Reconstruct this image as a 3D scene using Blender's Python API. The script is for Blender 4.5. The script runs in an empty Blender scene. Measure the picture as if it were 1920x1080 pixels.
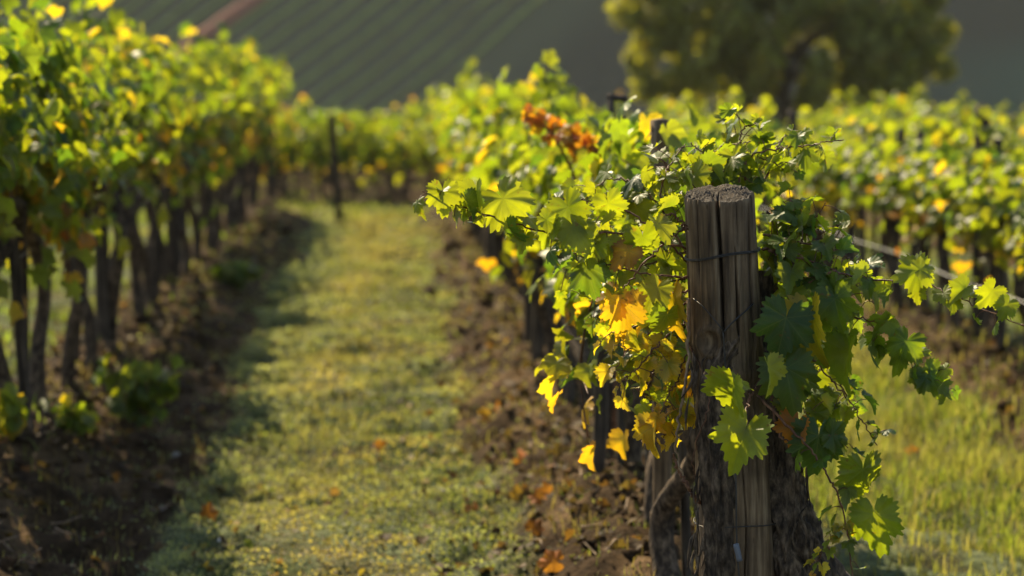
import bpy, math, random
import numpy as np
from mathutils import Vector, Matrix, Euler
R = math.radians
random.seed(7)
rng = np.random.default_rng(11)
S = bpy.context.scene
COL = S.collection

# ------------------------------------------------------------------ camera
CAM_H = 1.8
FPX = 4516.0            # focal length in photo pixels (1920 wide): an 85 mm lens
cd = bpy.data.cameras.new('camera')
cam = bpy.data.objects.new('camera', cd)
COL.objects.link(cam)
cam.location = (0, 0, CAM_H)
cam.rotation_euler = Euler((R(90 - 5.44), 0, R(-2.85)), 'XYZ')
cd.sensor_width = 36.0
cd.lens = 36.0 * FPX / 1920.0
cd.clip_start = 0.1
cd.clip_end = 3000
cd.dof.use_dof = True
cd.dof.focus_distance = 5.93
cd.dof.aperture_fstop = 2.6
cd.dof.aperture_blades = 0
S.camera = cam
CR = np.array(cam.rotation_euler.to_matrix())

def P(px, py, Y):
    """the point at world depth Y that the photo shows at (px, py)"""
    d = CR @ np.array([(px - 960) / FPX, -(py - 540) / FPX, -1.0])
    return np.array([0, 0, CAM_H]) + d * (Y / d[1])

# ------------------------------------------------------------------ world, sun, exposure
SUN_EL, SUN_AZ = 43.0, -23.0      # azimuth from +Y (away from the camera), negative towards -X
w = bpy.data.worlds.new('World')
S.world = w
w.use_nodes = True
nt = w.node_tree
bg = nt.nodes['Background']
sky = nt.nodes.new('ShaderNodeTexSky')
sky.sky_type = 'NISHITA'
sky.sun_disc = False
sky.sun_elevation = R(SUN_EL)
sky.sun_rotation = R(SUN_AZ)
nt.links.new(sky.outputs[0], bg.inputs[0])
bg.inputs[1].default_value = 0.1
ld = bpy.data.lights.new('sun', 'SUN')
ld.energy = 5.0
ld.angle = R(0.5)
ld.color = (1.0, 0.83, 0.54)
sun = bpy.data.objects.new('sun', ld)
COL.objects.link(sun)
SD = Vector((math.sin(R(SUN_AZ)) * math.cos(R(SUN_EL)), math.cos(R(SUN_AZ)) * math.cos(R(SUN_EL)), math.sin(R(SUN_EL))))
sun.rotation_euler = SD.to_track_quat('Z', 'Y').to_euler()
sun.location = SD * 50
vs = S.view_settings
vs.view_transform = 'Standard'
vs.look = 'None'
vs.exposure = 1.15
vs.gamma = 1.0
S.render.engine = 'CYCLES'
S.cycles.use_denoising = True
S.cycles.max_bounces = 8
S.cycles.diffuse_bounces = 3
S.cycles.transmission_bounces = 5
S.cycles.transparent_max_bounces = 6
S.cycles.sample_clamp_indirect = 6.0

# ------------------------------------------------------------------ helpers
def nrm(a):
    return a / np.maximum(np.linalg.norm(a, axis=-1, keepdims=True), 1e-9)

def _hash(ix, iy, seed):
    h = (ix.astype(np.int64) * 374761393 + iy.astype(np.int64) * 668265263 + seed * 974634777) & 0x7fffffff
    h = ((h ^ (h >> 13)) * 1274126177) & 0x7fffffff
    return ((h ^ (h >> 16)) & 0xffff) / 65535.0

def vnoise(x, y, seed=0):
    x = np.asarray(x, float); y = np.asarray(y, float)
    ix, iy = np.floor(x), np.floor(y)
    fx, fy = x - ix, y - iy
    fx = fx * fx * (3 - 2 * fx); fy = fy * fy * (3 - 2 * fy)
    a, b = _hash(ix, iy, seed), _hash(ix + 1, iy, seed)
    c, d = _hash(ix, iy + 1, seed), _hash(ix + 1, iy + 1, seed)
    return (a + (b - a) * fx) * (1 - fy) + (c + (d - c) * fx) * fy

def fbm(x, y, seed=0, o=3):
    s, amp, t = 0, 1.0, 0
    for k in range(o):
        s = s + amp * vnoise(np.asarray(x) * 2 ** k, np.asarray(y) * 2 ** k, seed + k * 17)
        t += amp; amp *= 0.5
    return s / t

def sstep(a, b, x):
    t = np.clip((np.asarray(x, float) - a) / (b - a), 0, 1)
    return t * t * (3 - 2 * t)

def link(name, me, parent=None):
    o = bpy.data.objects.new(name, me)
    COL.objects.link(o)
    if parent: o.parent = parent
    return o

def mesh(name, V, F, mats, col=None, uv=None, mi=None, smooth=True):
    """triangles (n,3) into one mesh"""
    V = np.ascontiguousarray(V, np.float32); F = np.ascontiguousarray(F, np.int32)
    me = bpy.data.meshes.new(name)
    me.vertices.add(len(V)); me.vertices.foreach_set('co', V.ravel())
    k = F.shape[1]
    me.loops.add(F.size); me.loops.foreach_set('vertex_index', F.ravel())
    me.polygons.add(len(F))
    me.polygons.foreach_set('loop_start', np.arange(0, F.size, k, dtype=np.int32))
    me.polygons.foreach_set('loop_total', np.full(len(F), k, np.int32))
    for m in (mats if isinstance(mats, (list, tuple)) else [mats]): me.materials.append(m)
    if mi is not None: me.polygons.foreach_set('material_index', np.asarray(mi, np.int32))
    me.polygons.foreach_set('use_smooth', np.full(len(F), smooth, bool))
    if col is not None:
        a = me.color_attributes.new('col', 'FLOAT_COLOR', 'POINT')
        c4 = np.ones((len(V), 4), np.float32); c4[:, :3] = col
        a.data.foreach_set('color', c4.ravel())
    if uv is not None:
        u = me.uv_layers.new(name='UVMap')
        u.data.foreach_set('uv', np.ascontiguousarray(uv, np.float32)[F.ravel()].ravel())
    me.update(calc_edges=True)
    return me

def join(parts):
    """[(V,F)] -> (V,F)"""
    Vs, Fs, o = [], [], 0
    for V, F in parts:
        Vs.append(V); Fs.append(F + o); o += len(V)
    return np.concatenate(Vs), np.concatenate(Fs)

def tag(o, label=None, cat=None, group=None, kind=None):
    if label: o['label'] = label
    if cat: o['category'] = cat
    if group: o['group'] = group
    if kind: o['kind'] = kind
    return o

def empty(name, loc=(0, 0, 0), rz=0):
    o = bpy.data.objects.new(name, None)
    COL.objects.link(o)
    o.location = loc; o.rotation_euler = (0, 0, rz); o.empty_display_size = 0.1
    return o

def copy_tree(o, parent=None):
    c = o.copy(); COL.objects.link(c)
    if parent: c.parent = parent
    for ch in list(o.children): copy_tree(ch, c)
    return c

def smooth_line(pts, n=24):
    """Catmull-Rom through pts"""
    p = np.asarray(pts, float)
    if len(p) < 3:
        t = np.linspace(0, 1, n)[:, None]; return p[0] * (1 - t) + p[-1] * t
    q = np.vstack([2 * p[0] - p[1], p, 2 * p[-1] - p[-2]])
    out = []
    for s in np.linspace(0, len(p) - 1, n):
        i = min(int(s), len(p) - 2); t = s - i
        a, b, c, d = q[i:i + 4]
        out.append(0.5 * (2 * b + (c - a) * t + (2 * a - 5 * b + 4 * c - d) * t * t + (3 * b - a - 3 * c + d) * t ** 3))
    return np.array(out)

def tube(pts, rad, sides=6, disp=None, cap=True):
    """a tube of triangles along pts; disp(theta, s) scales the radius"""
    p = np.asarray(pts, float); n = len(p)
    rad = np.broadcast_to(np.asarray(rad, float), (n,))
    T = nrm(np.gradient(p, axis=0))
    up = np.array([0.0, 1.0, 0.0]) if abs(T[0][1]) < 0.8 else np.array([1.0, 0, 0])
    A = np.zeros((n, 3)); A[0] = nrm(np.cross(T[0], up))
    for i in range(1, n):
        a = A[i - 1] - T[i] * A[i - 1].dot(T[i]); A[i] = nrm(a)
    B = np.cross(T, A)
    th = np.linspace(0, 2 * math.pi, sides, endpoint=False)
    rr = rad[:, None] * np.ones((1, sides))
    if disp is not None:
        L = np.concatenate([[0], np.cumsum(np.linalg.norm(np.diff(p, axis=0), axis=1))])
        rr = rr * disp(th[None, :], L[:, None])
    V = p[:, None, :] + rr[..., None] * (np.cos(th)[None, :, None] * A[:, None, :] + np.sin(th)[None, :, None] * B[:, None, :])
    V = V.reshape(-1, 3)
    i = np.arange(n - 1)[:, None] * sides; j = np.arange(sides)[None, :]; j2 = (j + 1) % sides
    a, b, c, d = (i + j).ravel(), (i + j2).ravel(), (i + sides + j2).ravel(), (i + sides + j).ravel()
    F = np.concatenate([np.stack([a, b, c], 1), np.stack([a, c, d], 1)])
    if cap:
        V = np.vstack([V, p[0] - T[0] * rad[0] * .2, p[-1] + T[-1] * rad[-1] * .2])
        q = np.arange(sides); k0, k1 = n * sides, n * sides + 1; e = (n - 1) * sides
        F = np.concatenate([F, np.stack([(q + 1) % sides, q, np.full(sides, k0)], 1), np.stack([e + q, e + (q + 1) % sides, np.full(sides, k1)], 1)])
    return V, F

def bark(seed, amp=0.3, k=7, kz=6.0):
    def f(th, s):
        # plates: lengthwise ridges broken by short cross cracks
        u, v = np.cos(th + s * 1.2), np.sin(th + s * 1.2)
        r = .5 * fbm(u * k * .45 + 9, s * kz * 1.3 + v * 2 + 20, seed, 3) + .5 * fbm(v * k * .45 + 9, s * kz * 1.3 + u * 2 + 40, seed + 1, 3)
        c = fbm(u * 2.2 + 30, s * kz * 5 + v * 2.2, seed + 2, 2)
        l = fbm(u * 1.3 + 5, v * 1.3 + s * 5.0 + 3, seed + 5, 2)
        return 1 + amp * (r - .5) * 1.5 + amp * (c - .5) * .55 + amp * (l - .5) * 1.5
    return f

# ------------------------------------------------------------------ materials
def new_mat(name):
    m = bpy.data.materials.new(name); m.use_nodes = True
    t = m.node_tree; t.nodes.clear()
    o = t.nodes.new('ShaderNodeOutputMaterial')
    return m, t, o

def N(t, typ, **kw):
    n = t.nodes.new('ShaderNode' + typ)
    for k, v in kw.items():
        if k == 'ins':
            for i, x in v.items():
                if isinstance(x, bpy.types.NodeSocket): t.links.new(x, n.inputs[i])
                else: n.inputs[i].default_value = x
        else: setattr(n, k, v)
    return n

def M(t, op, a, b=0.0, c=None):
    ins = {0: a, 1: b}
    if c is not None: ins[2] = c
    return N(t, 'Math', operation=op, ins=ins).outputs[0]

def mixc(t, f, a, b, mode='MIX'):
    n = N(t, 'Mix', data_type='RGBA', blend_type=mode)
    for i, x in ((0, f), (6, a), (7, b)):
        if isinstance(x, bpy.types.NodeSocket): t.links.new(x, n.inputs[i])
        else: n.inputs[i].default_value = x
    return n.outputs[2]

def leaf_mat(name, veins, trans=0.56, rough=0.38, gain=1.0):
    m, t, o = new_mat(name)
    at = N(t, 'Attribute', attribute_name='col').outputs['Color']
    tc = N(t, 'TexCoord')
    nz = N(t, 'TexNoise', ins={'Vector': tc.outputs['Object'], 'Scale': 28.0, 'Detail': 3.0}).outputs[0]
    base = mixc(t, 1.0, at, N(t, 'ValToRGB', ins={0: nz}).outputs[0], 'MULTIPLY')
    cr = t.nodes[-2] if False else [n for n in t.nodes if n.type == 'VALTORGB'][0]
    cr.color_ramp.elements[0].position = 0.3; cr.color_ramp.elements[0].color = (.72, .72, .72, 1)
    cr.color_ramp.elements[1].position = 0.7; cr.color_ramp.elements[1].color = (1.2, 1.2, 1.1, 1)
    if veins:
        sp_ = N(t, 'TexNoise', ins={'Vector': tc.outputs['Object'], 'Scale': 75.0, 'Detail': 2.0}).outputs[0]
        big = N(t, 'TexNoise', ins={'Vector': tc.outputs['Object'], 'Scale': 11.0, 'Detail': 1.0}).outputs[0]
        spot = N(t, 'MapRange', ins={0: M(t, 'ADD', sp_, M(t, 'MULTIPLY', big, .35)), 1: .86, 2: .93}).outputs[0]
        base = mixc(t, M(t, 'MULTIPLY', spot, .8), base, (.09, .045, .015, 1))
    bump_in = nz
    tr_base = base
    if veins:
        uv = N(t, 'UVMap').outputs[0]
        sp = N(t, 'SeparateXYZ', ins={0: uv})
        x, y = sp.outputs[0], sp.outputs[1]
        x = M(t, 'ABSOLUTE', x)
        best = None
        for ang in (0, 50, 108):
            s, c = math.sin(R(ang)), math.cos(R(ang))
            along = M(t, 'ADD', M(t, 'MULTIPLY', x, s), M(t, 'MULTIPLY', y, c))
            across = M(t, 'ABSOLUTE', M(t, 'SUBTRACT', M(t, 'MULTIPLY', x, c), M(t, 'MULTIPLY', y, s)))
            # side veins: chevrons leaving the main vein
            wv = M(t, 'PINGPONG', M(t, 'SUBTRACT', along, M(t, 'MULTIPLY', across, 1.1)), 0.07)
            wv = M(t, 'ADD', wv, M(t, 'GREATER_THAN', across, M(t, 'ADD', M(t, 'MULTIPLY', along, .38), .01)))
            d = M(t, 'MINIMUM', across, M(t, 'ADD', M(t, 'MULTIPLY', wv, 1.0), .006))
            d = M(t, 'ADD', d, M(t, 'LESS_THAN', along, -0.01))
            best = d if best is None else M(t, 'MINIMUM', best, d)
        vein = N(t, 'MapRange', ins={0: best, 1: 0.004, 2: 0.016, 3: 1.0, 4: 0.0}).outputs[0]
        base = mixc(t, M(t, 'MULTIPLY', vein, .5), base, (.20, .25, .06, 1))
        tr_base = mixc(t, M(t, 'MULTIPLY', vein, .45), tr_base, (.05, .07, .008, 1))
        bump_in = M(t, 'SUBTRACT', M(t, 'MULTIPLY', nz, .6), M(t, 'MULTIPLY', vein, .5))
    bp = N(t, 'Bump', ins={'Strength': .35, 'Distance': .004, 'Height': bump_in}).outputs[0]
    back = N(t, 'NewGeometry').outputs['Backfacing']
    under = mixc(t, .35, base, (.20, .24, .14, 1))
    surf = mixc(t, back, base, under)
    pr = N(t, 'BsdfPrincipled', ins={'Base Color': surf, 'Normal': bp, 'Roughness': M(t, 'ADD', M(t, 'MULTIPLY', back, .25), rough)})
    pr.inputs['Specular IOR Level'].default_value = 0.42
    tr = N(t, 'Gamma', ins={0: tr_base, 1: .62}).outputs[0]
    tr = mixc(t, 1.0, tr, (1.55 * gain, 1.42 * gain, .12 * gain, 1), 'MULTIPLY')
    tl = N(t, 'BsdfTranslucent', ins={0: tr})
    mx = N(t, 'MixShader', ins={0: trans, 1: pr.outputs[0], 2: tl.outputs[0]})
    t.links.new(mx.outputs[0], o.inputs[0])
    return m

def wood_mat(name, c0, c1, c2, stretch=(40, 40, 3), rough=.85, bump=.5, dist=.004, lo=.33, hi=.68):
    m, t, o = new_mat(name)
    tc = N(t, 'TexCoord').outputs['Object']
    mp = N(t, 'Mapping', ins={0: tc, 3: stretch}).outputs[0]
    n1 = N(t, 'TexNoise', ins={'Vector': mp, 'Scale': 1.0, 'Detail': 6.0, 'Roughness': .65}).outputs[0]
    n2 = N(t, 'TexNoise', ins={'Vector': tc, 'Scale': 9.0, 'Detail': 4.0}).outputs[0]
    r = N(t, 'ValToRGB', ins={0: n1})
    e = r.color_ramp.elements
    e[0].position, e[0].color = lo, (*c0, 1)
    e[1].position, e[1].color = hi, (*c2, 1)
    x = e.new(.5); x.color = (*c1, 1)
    r2 = N(t, 'ValToRGB', ins={0: n2})
    r2.color_ramp.elements[0].position, r2.color_ramp.elements[0].color = .3, (.5, .48, .45, 1)
    r2.color_ramp.elements[1].position, r2.color_ramp.elements[1].color = .7, (1.15, 1.1, 1.0, 1)
    c = mixc(t, 1.0, r.outputs[0], r2.outputs[0], 'MULTIPLY')
    h = M(t, 'ADD', n1, M(t, 'MULTIPLY', n2, .5))
    b = N(t, 'Bump', ins={'Strength': bump, 'Distance': dist, 'Height': h}).outputs[0]
    p = N(t, 'BsdfPrincipled', ins={'Base Color': c, 'Roughness': rough, 'Normal': b})
    p.inputs['Specular IOR Level'].default_value = .25
    t.links.new(p.outputs[0], o.inputs[0])
    return m

def attr_mat(name, rough=.9, nscale=30.0, lo=.6, hi=1.3, bump=.6, dist=.02, trans=0.0, spec=.2):
    m, t, o = new_mat(name)
    at = N(t, 'Attribute', attribute_name='col').outputs['Color']
    tc = N(t, 'TexCoord').outputs['Object']
    nz = N(t, 'TexNoise', ins={'Vector': tc, 'Scale': nscale, 'Detail': 5.0, 'Roughness': .65}).outputs[0]
    r = N(t, 'ValToRGB', ins={0: nz})
    r.color_ramp.elements[0].position, r.color_ramp.elements[0].color = .3, (lo, lo, lo, 1)
    r.color_ramp.elements[1].position, r.color_ramp.elements[1].color = .7, (hi, hi, hi, 1)
    c = mixc(t, 1.0, at, r.outputs[0], 'MULTIPLY')
    b = N(t, 'Bump', ins={'Strength': bump, 'Distance': dist, 'Height': nz}).outputs[0]
    p = N(t, 'BsdfPrincipled', ins={'Base Color': c, 'Roughness': rough, 'Normal': b})
    p.inputs['Specular IOR Level'].default_value = spec
    last = p.outputs[0]
    if trans:
        g = mixc(t, 1.0, N(t, 'Gamma', ins={0: c, 1: .7}).outputs[0], (1.3, 1.35, .45, 1), 'MULTIPLY')
        tl = N(t, 'BsdfTranslucent', ins={0: g})
        last = N(t, 'MixShader', ins={0: trans, 1: last, 2: tl.outputs[0]}).outputs[0]
    t.links.new(last, o.inputs[0])
    return m

def plain_mat(name, c, rough=.5, metal=0.0):
    m, t, o = new_mat(name)
    tc = N(t, 'TexCoord').outputs['Object']
    nz = N(t, 'TexNoise', ins={'Vector': tc, 'Scale': 60.0, 'Detail': 3.0}).outputs[0]
    cc = mixc(t, nz, (c[0] * .6, c[1] * .6, c[2] * .6, 1), (min(1, c[0] * 1.4), min(1, c[1] * 1.4), min(1, c[2] * 1.4), 1))
    p = N(t, 'BsdfPrincipled', ins={'Base Color': cc, 'Roughness': rough, 'Metallic': metal})
    t.links.new(p.outputs[0], o.inputs[0])
    return m

MAT_LEAF = leaf_mat('vine_leaf_sharp', True, rough=.43)
MAT_LEAF2 = leaf_mat('vine_leaf', False, rough=.46)
MAT_TREE = leaf_mat('tree_leaf', False, trans=.5, rough=.55, gain=.95)
MAT_POST = wood_mat('weathered_post', (.036, .023, .013), (.145, .097, .056), (.30, .22, .14), (38, 38, 2.4), bump=.7, dist=.006)
MAT_STAKE = wood_mat('stake_wood', (.022, .017, .012), (.06, .046, .034), (.14, .11, .085), (60, 60, 4))
MAT_BARK = wood_mat('vine_bark', (.022, .015, .010), (.085, .060, .040), (.22, .16, .11), (55, 55, 22), bump=1.0, dist=.012, lo=.36, hi=.66)
MAT_CANE = wood_mat('cane_bark', (.06, .025, .014), (.14, .06, .03), (.26, .14, .08), (80, 80, 30), rough=.5)
MAT_PALE = wood_mat('pale_cane', (.10, .06, .03), (.26, .17, .10), (.42, .31, .2), (80, 80, 30), rough=.6)
MAT_WIRE = plain_mat('dull_wire', (.06, .055, .05), .55, .8)
MAT_GALV = plain_mat('galvanised_wire', (.35, .34, .32), .45, .7)
MAT_GROUND = attr_mat('ground_cover', nscale=26.0, lo=.5, hi=1.5, bump=.8, dist=.03, spec=.05)
MAT_GRASS = attr_mat('grass_blade', rough=.6, nscale=1.6, lo=.65, hi=1.25, bump=0, trans=.55, spec=.2)
MAT_LITTER = attr_mat('dry_leaf', rough=.7, nscale=40, lo=.7, hi=1.3, bump=.3, dist=.004, trans=.3)
MAT_CLOD = attr_mat('soil_clod', rough=.95, nscale=45, lo=.5, hi=1.5, bump=.8, dist=.01, spec=.05)
MAT_HEDGE = attr_mat('far_vine_row', rough=.8, nscale=2.2, lo=.45, hi=1.5, bump=.8, dist=.3, trans=.2)

# ------------------------------------------------------------------ terrain
ROW_X0, ROW_DX = 0.86, 2.48
CROSS_Y = (33.0, 34.8, 36.6, 38.4, 40.2)
def base_h(y):
    return np.interp(y, [-50, 15, 33, 42, 50, 90, 228, 236, 300, 420, 900], [0, 0, -.2, .12, -.9, -5.5, -6.5, -5.2, 58, 64, 66])
def row_dist(x):
    return np.abs((x - ROW_X0 + ROW_DX / 2) % ROW_DX - ROW_DX / 2)
def tuft(x, y): return .65 * fbm(x * 3.6, y * 4.6, 8, 3) + .35 * fbm(x * 8, y * 9, 9, 2)
def ground_h(x, y, detail=True):
    x = np.asarray(x, float); y = np.asarray(y, float)
    near = 1 - sstep(30.0, 31.8, y)
    z = base_h(y) + near * .2 * np.exp(-(row_dist(x) / .36) ** 2)
    for c in CROSS_Y: z = z + .12 * np.exp(-((y - c) / .4) ** 2) * (y < 42)
    if detail:
        soil = soil_mask(x, y)
        z = z + (y < 45) * (fbm(x * 1.3, y * 1.3, 3, 2) - .5) * .06
        z = z + soil * (y < 45) * ((fbm(x * 7, y * 7, 5, 3) - .5) * .17 + (vnoise(x * 15, y * 15, 6) - .5) * .045) + (1 - soil) * (y < 45) * ((tuft(x, y) - .5) * .13 + (fbm(x * 1.5, y * 2.0, 18, 2) - .5) * .12)
        z = z + (y > 60) * (fbm(x * .03, y * .03, 4, 3) - .5) * 3.0
    return z
def soil_mask(x, y):
    sd = (x - ROW_X0 + ROW_DX / 2) % ROW_DX - ROW_DX / 2
    d = row_dist(x) - .26 * sstep(.1, .4, sd) * (x < 0) * (x > -2.4) + (fbm(x * 2.2, y * 1.2, 21, 3) - .5) * .45
    m = 1 - sstep(.40, .56, d)
    m = m * (1 - sstep(30.0, 31.5, y))
    cr = np.zeros_like(np.asarray(y, float))
    for c in CROSS_Y: cr = np.maximum(cr, 1 - sstep(.5, .7, np.abs(y - c) + (vnoise(x * 2, y * 2, 4) - .5) * .3))
    return np.maximum(m, cr * (y < 42))

def build_ground():
    xs = np.concatenate([np.linspace(-400, -40, 30), np.linspace(-38, -7, 40), np.arange(-6.5, -2.6, .13), np.arange(-2.6, 4.4, .036), np.arange(4.4, 12, .16), np.linspace(12.5, 40, 36), np.linspace(43, 400, 34)])
    ys = np.concatenate([np.linspace(-60, 2, 20), np.arange(2.5, 7.5, .25), np.arange(7.5, 16, .05), np.arange(16, 43, .11), np.linspace(43.5, 90, 40), np.linspace(93, 226, 24), np.linspace(228, 345, 90), np.linspace(350, 900, 24)])
    X, Y = np.meshgrid(xs, ys)
    x, y = X.ravel(), Y.ravel()
    z = ground_h(x, y)
    V = np.stack([x, y, z], 1)
    nx, ny = len(xs), len(ys)
    i = (np.arange(ny - 1)[:, None] * nx + np.arange(nx - 1)[None, :]).ravel()
    F = np.stack([i, i + 1, i + nx + 1, i + nx], 1)
    soil = soil_mask(x, y)
    n1 = fbm(x * 1.7, y * 1.1, 31, 3); n2 = fbm(x * 5, y * 5, 33, 2); n3 = fbm(x * .6, y * .5, 35, 2)
    g = np.array([.040, .055, .014]); straw = np.array([.10, .085, .036]); sage = np.array([.10, .115, .055])
    so = np.array([.036, .022, .011]); so2 = np.array([.095, .060, .030])
    lerp = lambda a, b, k: a + (b - a) * np.clip(k, 0, 1)[:, None]
    tf = tuft(x, y)
    grass = lerp(np.tile(g, (len(x), 1)), sage, sstep(.42, .62, tf * .75 + n1 * .25))
    grass = lerp(grass, np.array([.045, .040, .018]), sstep(.46, .36, tf) * .8)
    grass = lerp(grass, straw, sstep(.52, .72, n2) * .6)
    soilc = lerp(np.tile(so, (len(x), 1)), so2, sstep(.45, .75, n2))
    c = lerp(grass, soilc, soil)
    # far land: vineyard slope, scrub, meadow
    far = sstep(60, 90, y)
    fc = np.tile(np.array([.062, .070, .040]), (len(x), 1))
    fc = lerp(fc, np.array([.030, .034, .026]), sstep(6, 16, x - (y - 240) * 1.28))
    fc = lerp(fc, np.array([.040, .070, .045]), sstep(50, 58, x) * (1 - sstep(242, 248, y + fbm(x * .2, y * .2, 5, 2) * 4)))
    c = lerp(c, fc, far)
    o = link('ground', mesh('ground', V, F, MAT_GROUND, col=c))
    tag(o, 'grassy vineyard ground with dark soil banks under the vine rows', 'ground', kind='structure')
build_ground()

# ------------------------------------------------------------------ leaves
def leaf_template(n_out, rings, teeth, seed, fold, cup, curl, rip):
    r_ = np.random.default_rng(seed)
    ca = np.array([0, 14, 30, 40, 52, 66, 84, 96, 112, 130, 150, 164, 176])
    cr = np.array([1.0, .82, .63, .68, .82, .71, .55, .58, .63, .58, .50, .38, .10])
    cr = cr * (1 + r_.uniform(-.06, .06, len(cr)))
    th = np.linspace(-176, 176, n_out)
    rad = np.interp(np.abs(th), ca, cr)
    if teeth:
        saw = np.abs(((th / 352 * teeth) % 1) - .35) / .65
        rad = rad * (1 + .25 * (.5 - saw))
    else:
        rad = rad * (1 + r_.uniform(-.07, .07, n_out))
    V, uv, rr = [[0, 0, 0]], [[0, 0]], [0.0]
    for f in rings:
        for a, q in zip(th, rad):
            q2 = q * f if f == 1 else f * (q * .6 + .45 * .4 if abs(a) < 165 else q)
            x, y = math.sin(R(a)) * q2, math.cos(R(a)) * q2
            V.append([x, y, 0]); uv.append([x, y]); rr.append(f)
    V = np.array(V, float); uv = np.array(uv); rr = np.array(rr)
    x, y = V[:, 0].copy(), V[:, 1].copy()
    d = np.hypot(x, y); a = np.arctan2(x, y)
    V[:, 2] = fold * np.abs(x) - cup * d ** 2 - curl * np.clip(y, 0, 2) ** 2 + rip * np.sin(a * 5 + seed) * d ** 1.5 + rip * .6 * np.sin(a * 11 + seed * 2) * d ** 2
    F = []
    m = n_out
    for k in range(m - 1): F.append((0, 1 + k + 1, 1 + k))
    for j in range(len(rings) - 1):
        b0, b1 = 1 + j * m, 1 + (j + 1) * m
        for k in range(m - 1):
            F += [(b0 + k, b0 + k + 1, b1 + k + 1), (b0 + k, b1 + k + 1, b1 + k)]
    return V, np.array(F), uv, rr

HI = [leaf_template(93, (.4, .75, 1.0), 27, s, f, c, u, rp) for s, f, c, u, rp in
      ((1, .18, .15, .18, .08), (2, .38, .10, .25, .07), (3, -.12, .30, .05, .12), (4, .55, -.05, .45, .06), (5, .08, .45, .25, .12), (6, .6, .1, .3, .05), (7, .25, -.2, .1, .12))]
MID = [leaf_template(41, (.6, 1.0), 15, s, f, c, u, rp) for s, f, c, u, rp in
      ((21, .2, .2, .2, .08), (22, .45, .0, .3, .05), (23, -.1, .35, .1, .1), (24, .7, .1, .3, .05))]
LO = [leaf_template(15, (1.0,), 0, s, f, c, u, rp) for s, f, c, u, rp in
      ((11, .2, .2, .2, .08), (12, .45, .0, .3, .05), (13, -.1, .35, .1, .1), (14, .7, .1, .3, .05))]

def place_leaves(pos, tip, nor, size, cc, ce, tset, idx):
    """leaf instances merged into one triangle soup: returns V,F,col,uv"""
    nor = nrm(nor); tip = nrm(tip - nor * (tip * nor).sum(1, keepdims=True))
    xa = np.cross(tip, nor)
    Vs, Fs, Cs, Us, o = [], [], [], [], 0
    for k, (tv, tf, tu, trr) in enumerate(tset):
        s = np.where(idx == k)[0]
        if not len(s): continue
        L = tv[None] * size[s][:, None, None]
        V = pos[s][:, None] + L[..., :1] * xa[s][:, None] + L[..., 1:2] * tip[s][:, None] + L[..., 2:3] * nor[s][:, None]
        e = (trr ** 1.6)[None, :, None]
        C = cc[s][:, None] * (1 - e) + ce[s][:, None] * e
        m = len(tv)
        F = tf[None] + (np.arange(len(s)) * m)[:, None, None] + o
        Vs.append(V.reshape(-1, 3)); Fs.append(F.reshape(-1, 3)); Cs.append(C.reshape(-1, 3)); Us.append(np.tile(tu, (len(s), 1)))
        o += m * len(s)
    return np.concatenate(Vs), np.concatenate(Fs), np.concatenate(Cs), np.concatenate(Us)

PAL = {'green': (.056, .096, .011), 'light': (.105, .140, .013), 'dark': (.022, .058, .016), 'lime': (.13, .16, .016),
       'yellow': (.40, .27, .022), 'gold': (.40, .20, .018), 'orange': (.36, .105, .015), 'brown': (.13, .05, .022), 'red': (.24, .05, .018)}
for k in PAL: PAL[k] = np.array(PAL[k])
def pick(r_, names, ps, n):
    ps = np.array(ps, float); ps /= ps.sum()
    i = r_.choice(len(names), n, p=ps)
    c = np.array([PAL[names[k]] for k in i])
    return c * r_.uniform(.75, 1.25, (n, 1)) * r_.uniform(.93, 1.07, (n, 3))

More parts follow.
